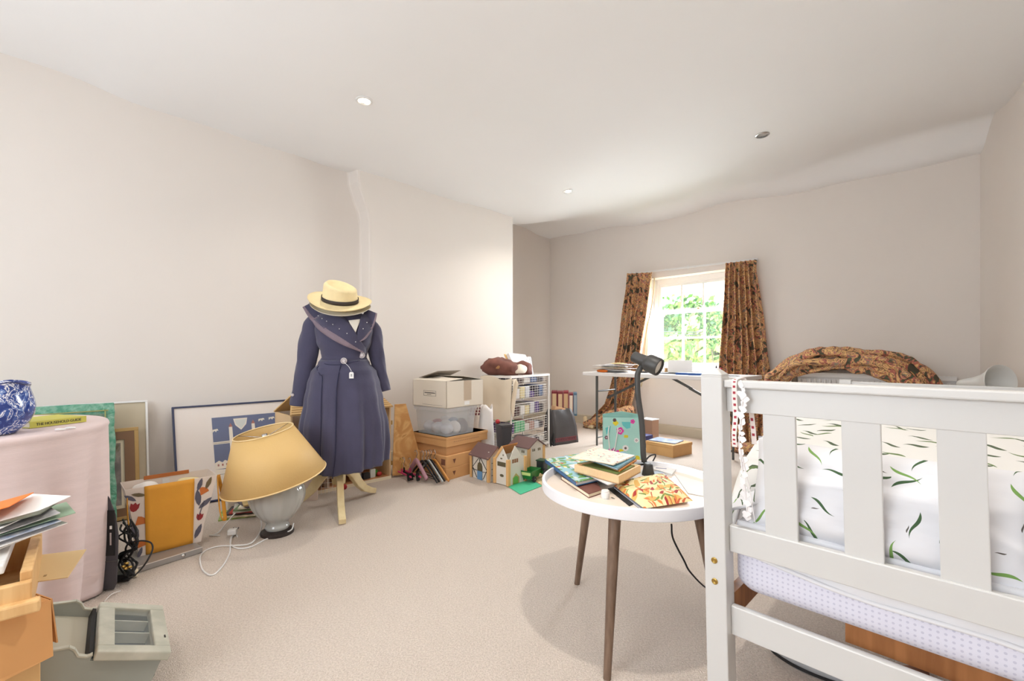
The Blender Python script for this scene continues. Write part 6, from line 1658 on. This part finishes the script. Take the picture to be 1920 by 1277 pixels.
# tower with two gables
pT = fl(953, 911.5, .006)
tw = thing('toy_tower', 'tall wooden toy tower with two white gables on the green play board', 'toy house', (pT.x, pT.y, .0065), RZ+.05, 'wooden toy houses')
w1, d1, h1 = .145, .20, .225
def gable(pts, vec, name='gable_wall'): return MB().prism(pts, vec).build(name, M_tp, tw)
gable([(-w1, 0, 0), (0, 0, 0), (0, 0, h1-.03), (-w1*.42, 0, h1+.065), (-w1, 0, h1-.03)], (0, .006, 0))
gable([(0, 0, 0), (0, d1, 0), (0, d1, h1-.03), (0, d1*.78, h1-.01), (0, d1*.40, h1+.08), (0, .02, h1-.02)], (-.006, 0, 0))
gable([(-w1, 0, 0), (-w1, d1, 0), (-w1, d1, h1), (-w1, 0, h1-.03)], (.006, 0, 0)); gable([(-w1, d1, 0), (0, d1, 0), (0, d1, h1-.03), (-w1, d1, h1)], (0, -.006, 0))
for x, y in ((0, 0), (-w1, 0), (0, d1), (-w1, d1)): MB().box((x, y, h1/2-.01), (.026, .026, h1-.02)).build('corner_post', M_tw, tw, bev=.001)
MB().beam((-w1-.01, -.004, h1-.045), (-w1*.42, -.004, h1+.075), .02, .008, up=(0, 1, 0)).build('roof_edge', M_tw, tw)
MB().prism([(-w1*.42, .0, h1+.078), (-w1*.42, d1*.9, h1+.078), (-w1-.01, d1*.9, h1-.03), (-w1-.01, 0, h1-.03)], (0, 0, .006)).build('roof_board', mat('toy_orange_board', (206, 140, 76), .5), tw)
b = MB()
for x, z in ((-.10, .245), (-.055, .235)): b.ball((x, -.001, z), (.006, .002, .008), 10)
b.ball((-.075, -.001, .205), (.013, .002, .006), 10); b.ball((-.07, -.001, .07), (.022, .002, .012), 12); b.box((-.073, -.001, .16), (.09, .002, .035)); b.build('window', bpy.data.materials['toy_dark'], tw)
b = MB()
for y in (.055, .08, .105): b.box((.001, y, .185), (.002, .018, .03))
b.build('window', mat('toy_brown', (140, 96, 66), .6), tw)
MB().prism([(.0005, .05, .0), (.0005, .13, .0), (.0005, .13, .05), (.0005, .09, .085), (.0005, .05, .05)], (.001, 0, 0)).build('arch', mat('toy_tan', (196, 168, 110), .6), tw)
MB().prism([(.002, .055, .0), (.002, .115, .0), (.002, .115, .05), (.002, .085, .065), (.002, .055, .05)], (.001, 0, 0)).build('door', M_tg, tw)
# rear house
pC = Vector((.146, 3.93, .0))
hC = toyhouse('toy_house', 'larger wooden toy house with a brown roof behind the green trailer', (pC.x-.22*.702, pC.y+.22*.712, .002), RZ, .22, .19, .235, .06)
hC.rotation_euler[2] = RZ
b = MB()
for y in (.05, .07, .12, .14): b.box((.2215, y, .205), (.003, .010, .022))
for x in (.14, .16): b.box((x, -.0015, .19), (.010, .003, .022))
b.build('window', bpy.data.materials['toy_dark'], hC)
MB().prism([(.10, -.0005, 0), (.18, -.0005, 0), (.18, -.0005, .09), (.14, -.0005, .125), (.10, -.0005, .09)], (0, -.001, 0)).build('doorway', bpy.data.materials['toy_tan'], hC)
# small toy tray between the houses
q = fl(925, 868)+Vector((0, .25, 0)); o = MB().lathe([(0, 0), (.09, 0), (.10, .10), (.097, .10), (.085, .01)], n=30).build('toy_tub', mat('clear_tub', (206, 206, 200), .3, alpha=.6), smooth=True, auto=40); place(o, (q.x, 4.02, .001)); o.scale = (1, .9, 1.6); tag(o, 'low translucent tub between the toy houses and the black bin', 'tub')
# tractor and trailer
M_jg = mat('tractor_green', (36, 112, 50), .35); M_jgd = mat('tractor_dark_green', (24, 62, 40), .4); M_jy = mat('tractor_yellow', (240, 206, 40), .4); M_ty = mat('toy_tyre', (44, 44, 44), .8); M_hub = mat('hub_cream', (196, 206, 150), .5)
def wheel(parent, c, r, w, hub):
    wv = MB().lathe([(r*.5, -w/2), (r*.9, -w/2), (r, -w/3), (r, w/3), (r*.9, w/2), (r*.5, w/2)], n=28, M=Matrix.Rotation(radians(90), 3, 'X'), c=c).build('wheel', M_ty, parent, smooth=True, auto=40)
    MB().lathe([(0, -w/2-.001), (r*.52, -w/2-.001), (r*.55, -w/3), (r*.55, w/3), (0, w/2+.001)], n=24, M=Matrix.Rotation(radians(90), 3, 'X'), c=c).build('hub', hub, wv, smooth=True, auto=40)
pt = fl(1000, 903, .006); rt_ = radians(58)
trl = thing('toy_trailer', 'green toy farm trailer with a cream stripe on the tan play board', 'toy trailer', (pt.x-.02, pt.y+.02, .0065), rt_)
b = MB().rings([[(-.06, -.035, .03), (.07, -.035, .03), (.07, .035, .03), (-.06, .035, .03)], [(-.075, -.05, .095), (.085, -.05, .095), (.085, .05, .095), (-.075, .05, .095)]], cap=False); b.face([(-.06, -.035, .03), (.07, -.035, .03), (.07, .035, .03), (-.06, .035, .03)])
b.build('tub', M_jg, trl, solid=.004)
MB().prism([(-.073, -.038, .060), (-.073, .038, .060), (-.077, .042, .085), (-.077, -.042, .085)], (-.002, 0, 0)).build('stripe', mat('cream_stripe', (206, 214, 140), .5), trl)
for y in (-.045, .045): wheel(trl, (-.02, y, .024), .024, .016, M_hub)
MB().beam((.07, 0, .03), (.13, 0, .025), .008, .008).build('drawbar', M_jy, trl)
ptr = pt+Vector((cos(rt_), sin(rt_), 0))*.16
trc = thing('toy_tractor', 'dark green toy tractor with a cab hitched to the trailer', 'toy tractor', (ptr.x, ptr.y+.0, .0065), rt_)
MB().box((.04, 0, .06), (.15, .045, .045)).build('bonnet', M_jg, trc, bev=.006)
MB().box((-.01, 0, .105), (.075, .07, .075)).build('cab', mat('cab_dark', (34, 40, 44), .3), trc, bev=.006)
MB().box((-.01, 0, .146), (.085, .08, .010)).build('cab_roof', M_jgd, trc, bev=.003)
for s in (-1, 1):
    wheel(trc, (-.03, s*.05, .042), .042, .024, M_hub); wheel(trc, (.085, s*.045, .026), .026, .018, M_jy)
MB().cyl((-.055, -.05, .03), (-.055, -.06, .03), .018, n=18).build('fender', M_jy, trc, smooth=True, auto=40)

# ================================================================ NEAR LEFT: BOX STACK WITH TRAY AND PAPERS
C0 = Vector((-1.168, 1.15, 0)); r0 = radians(69)
def cb_(name, x0, x1, y0, y1, z0, h, m, label, lid=None):
    p = C0+Matrix.Rotation(r0, 3, 'Z') @ Vector((x0, y0, 0)); root = thing(name, label, 'box', (p.x, p.y, z0), r0)
    MB().box(((x1-x0)/2, (y1-y0)/2, h/2), (x1-x0, y1-y0, h)).build('box_body', m, root, bev=.003); return root
cb_('cardboard_box', -.60, -.012, .012, .42, 0, .300, mat('plain_kraft', (214, 172, 116), .8), 'lower pale cardboard box in the near left corner')
bt = cb_('cardboard_box', -.60, 0, 0, .42, .301, .128, mat('warm_kraft', (206, 152, 96), .8, var=.04, vscale=6), 'upper brown cardboard box in the near left corner carrying a pine tray')
MB().prism([(.0, -.002, .127), (.60, -.002, .127), (.60, -.012, -.012), (.30, -.016, -.02), (.0, -.010, .02)], (0, -.003, 0)).build('flap', bpy.data.materials['warm_kraft'], bt)
MB().prism([(.602, .0, .127), (.602, .40, .127), (.618, .38, -.01), (.622, .02, .0)], (.003, 0, 0)).build('flap', bpy.data.materials['warm_kraft'], bt)
def c0(x, y, z): return C0+Matrix.Rotation(r0, 3, 'Z') @ Vector((x, y, 0))+Vector((0, 0, z))
tr = thing('pine_tray', 'shallow pine tray with a chunky frame on the upper cardboard box', 'tray', Vector((-1.150, 1.09, .4295))-Vector((cos(radians(43)), sin(radians(43)), 0))*.45, radians(43))
TW, TD, THh = .45, .335, .095
MB().box((TW/2, .011, THh/2-.01), (TW, .022, THh-.02)).build('front_side', M_pine, tr, bev=.003)
MB().box((TW/2, -.006, .02), (TW+.03, .03, .03)).build('lower_rail', M_pine, tr, bev=.005)
MB().box((TW/2, TD-.011, THh/2), (TW, .022, THh)).build('rear_side', M_pine, tr, bev=.003)
MB().box((TW-.011, TD/2, THh/2), (.022, TD-.05, THh)).build('end_side', M_pine, tr, bev=.003)
MB().box((.011, TD/2, THh/2), (.022, TD-.05, THh)).build('end_side', M_pine, tr, bev=.003)
MB().box((TW/2, TD/2, .006), (TW-.04, TD-.04, .008)).build('bottom', M_pine, tr)
o = thing('white_framed_photo', 'white framed grey photograph lying on the pine tray', 'picture', Vector((-1.150, 1.09, .4295+THh+.001))+Matrix.Rotation(radians(43), 3, 'Z') @ Vector((-.388, .035, 0)), radians(43))
frame_ = MB(); W, H = .34, .26
for c, s in (((W/2, .02, .01), (W, .04, .02)), ((W/2, H-.02, .01), (W, .04, .02)), ((.02, H/2, .01), (.04, H-.08, .02)), ((W-.02, H/2, .01), (.04, H-.08, .02))): frame_.box(c, s)
frame_.build('picture_frame', M_white, o, bev=.003)
MB().box((W/2, H/2, .006), (W-.08, H-.08, .006)).build('photo', mat('grey_photo', (84, 84, 86), .4, rgb2=(130, 130, 132), vscale=9), o)
cd = thing('card_sheet', 'beige card sheet leaning over the corner of the upper cardboard box', 'card', (-1.262, 1.222, .441), r0)
MB().box((0, .075, .0), (.105, .16, .003)).build('sheet', mat('beige_card', (206, 178, 132), .8), cd, bev=.0005); cd.rotation_euler = (radians(6), radians(3), radians(30))
MB().box((0, .02, .0022), (.006, .008, .0008)).build('mark', mat('card_mark', (150, 124, 84), .8), cd)
p = c0(-.02, .30, .4295)
o = MB().prism([(0, 0, 0), (.05, .0, 0), (.04, 0, .12), (.012, 0, .135), (0, 0, .13)], (0, .012, 0)).build('carton_flap', bpy.data.materials['warm_kraft'], bev=.002); place(o, p, .0); tag(o, 'torn brown cardboard piece standing behind the beige card', 'cardboard')
rnd = random.Random(2); z = .4295+THh+.022
zp = z
pc = [(M_paper, 'white letter'), (M_paper, 'white folded bill'), (mat('blue_print', (150, 170, 206), .6, rgb2=(236, 236, 240), vscale=30), 'blue printed leaflet'), (mat('green_card_edge', (150, 176, 150), .6), 'green edged card'), (M_p2, 'grey printed page'), (mat('olive_photo', (96, 100, 84), .5), 'dark olive photo print'), (M_paper, 'white envelope'), (M_orange, 'bright orange paper on top'), ]
for k, (m, lab) in enumerate(pc):
    tt = (radians(rnd.uniform(-3, 3)), radians(-4-2.2*k*.6), r0-.2+rnd.uniform(-.5, .5))
    o = MB().box((0, 0, 0), (.21, .15, .0025)).build('loose_paper', m, bev=.0004)
    place(o, (-1.345+.02*rnd.uniform(-1, 1)-(.06 if k == 7 else 0), 1.20+rnd.uniform(-.03, .03), zp+.016+.010*k), rot=tt); tag(o, lab+' in the pile on the pine tray at the left edge', 'paper', 'papers on the pine tray')

# ================================================================ GREY PAINTED CABINET LYING ON THE CARPET
cT, sT = cos(radians(23.4)), sin(radians(23.4))
exx = Vector((.754*cT, .657*cT, -sT)); eyy = Vector((-.657, .754, 0)); ezz = exx.cross(eyy)
gc = thing('display_cabinet', 'grey green painted wall cabinet with a glass door lying on the carpet', 'cabinet', (-1.185, 1.30, .205))
gc.rotation_euler = Matrix((exx, eyy, ezz)).transposed().to_euler()
M_gg = mat('sage_grey_paint', (152, 156, 148), .55, var=.04, vscale=5); M_gl = mat('pale_sage_edge', (190, 188, 174), .6, rgb2=(168, 168, 154), vscale=14)
gx0, gx1, gd = -.125, .170, .325
side = [(gx0, -.012), (gx0+.035, -.004), (gx0+.06, .002), (gx0+.075, -.004), (gx0+.09, -.020), (gx0+.11, -.022), (-.004, -.016), (-.004, -.03), (gx1, -.03), (gx1, -.148), (.06, -.195), (gx0, -.205)]
for y in (0, gd-.012): MB().prism([(x, y, z) for x, z in side], (0, .012, 0)).build('side_panel', M_gg, gc)
for y in (-.001, gd-.013):
    b = MB(); P = side[:7]
    for a, c in zip(P, P[1:]): b.beam((a[0], y+.007, a[1]+.001), (c[0], y+.007, c[1]+.001), .015, .004)
    b.build('wavy_edge', M_gl, gc)
MB().box(((gx0+gx1)/2-.08, gd/2, -.200), (gx1-gx0-.2, gd-.024, .008)).build('back_panel', M_gg, gc)
MB().box((gx0+.006, gd/2, -.11), (.012, gd-.024, .18)).build('end_panel', M_gl, gc)
MB().prism([(gx0+.02, .013, -.05), (-.01, .013, -.05), (-.01, gd-.013, -.05), (gx0+.02, gd-.013, -.05)], (0, 0, .008)).build('shelf_panel', mat('sage_beige', (176, 170, 152), .6), gc)
MB().box((-.008, gd/2, -.09), (.010, gd-.024, .15)).build('partition', M_black, gc)
MB().box((gx1-.006, gd/2, -.075), (.012, gd-.024, .085)).build('end_panel', M_gg, gc)
MB().beam((gx1+.008, .005, -.152), (.04, .005, -.207), .04, .014, up=(0, 1, 0)).build('cornice', M_gl, gc)
dW = gx1-.0+.018; fr = MB(); x0, x1, y0, y1 = 0.0, gx1+.015, -.015, gd+.005; w = .042
for c, s in ((((x0+x1)/2, y0+w/2, -.012), (x1-x0, w, .026)), (((x0+x1)/2, y1-w/2, -.012), (x1-x0, w, .026)), ((x0+w/2, (y0+y1)/2, -.012), (w, y1-y0-2*w, .026)), ((x1-w/2, (y0+y1)/2, -.012), (w, y1-y0-2*w, .026))): fr.box(c, s)
dfr = fr.build('door', M_gl, gc, bev=.004)
MB().box(((x0+x1)/2, (y0+y1)/2, -.010), (x1-x0-2*w, y1-y0-2*w, .003)).build('glass_pane', mat('cabinet_glass', (200, 210, 210), .05, alpha=.10), dfr)
MB().box(((x0+x1)/2, gd/2, -.08), (x1-x0-.02, gd-.03, .006)).build('inner_back', mat('cabinet_inside', (58, 66, 68), .7), gc)
for k in range(3): MB().box(((x0+x1)/2, y0+.085+k*.085, -.035), (x1-x0-2*w, .006, .03)).build('inner_shelf', M_gl, gc)
MB().box((x1-.012, y0+.10, .0015), (.004, .016, .002)).build('keyhole', M_dark, dfr)
for y in (.03, gd-.05): MB().box((gx0-.003, y, -.04), (.006, .03, .04)).build('hinge', M_dark, gc)
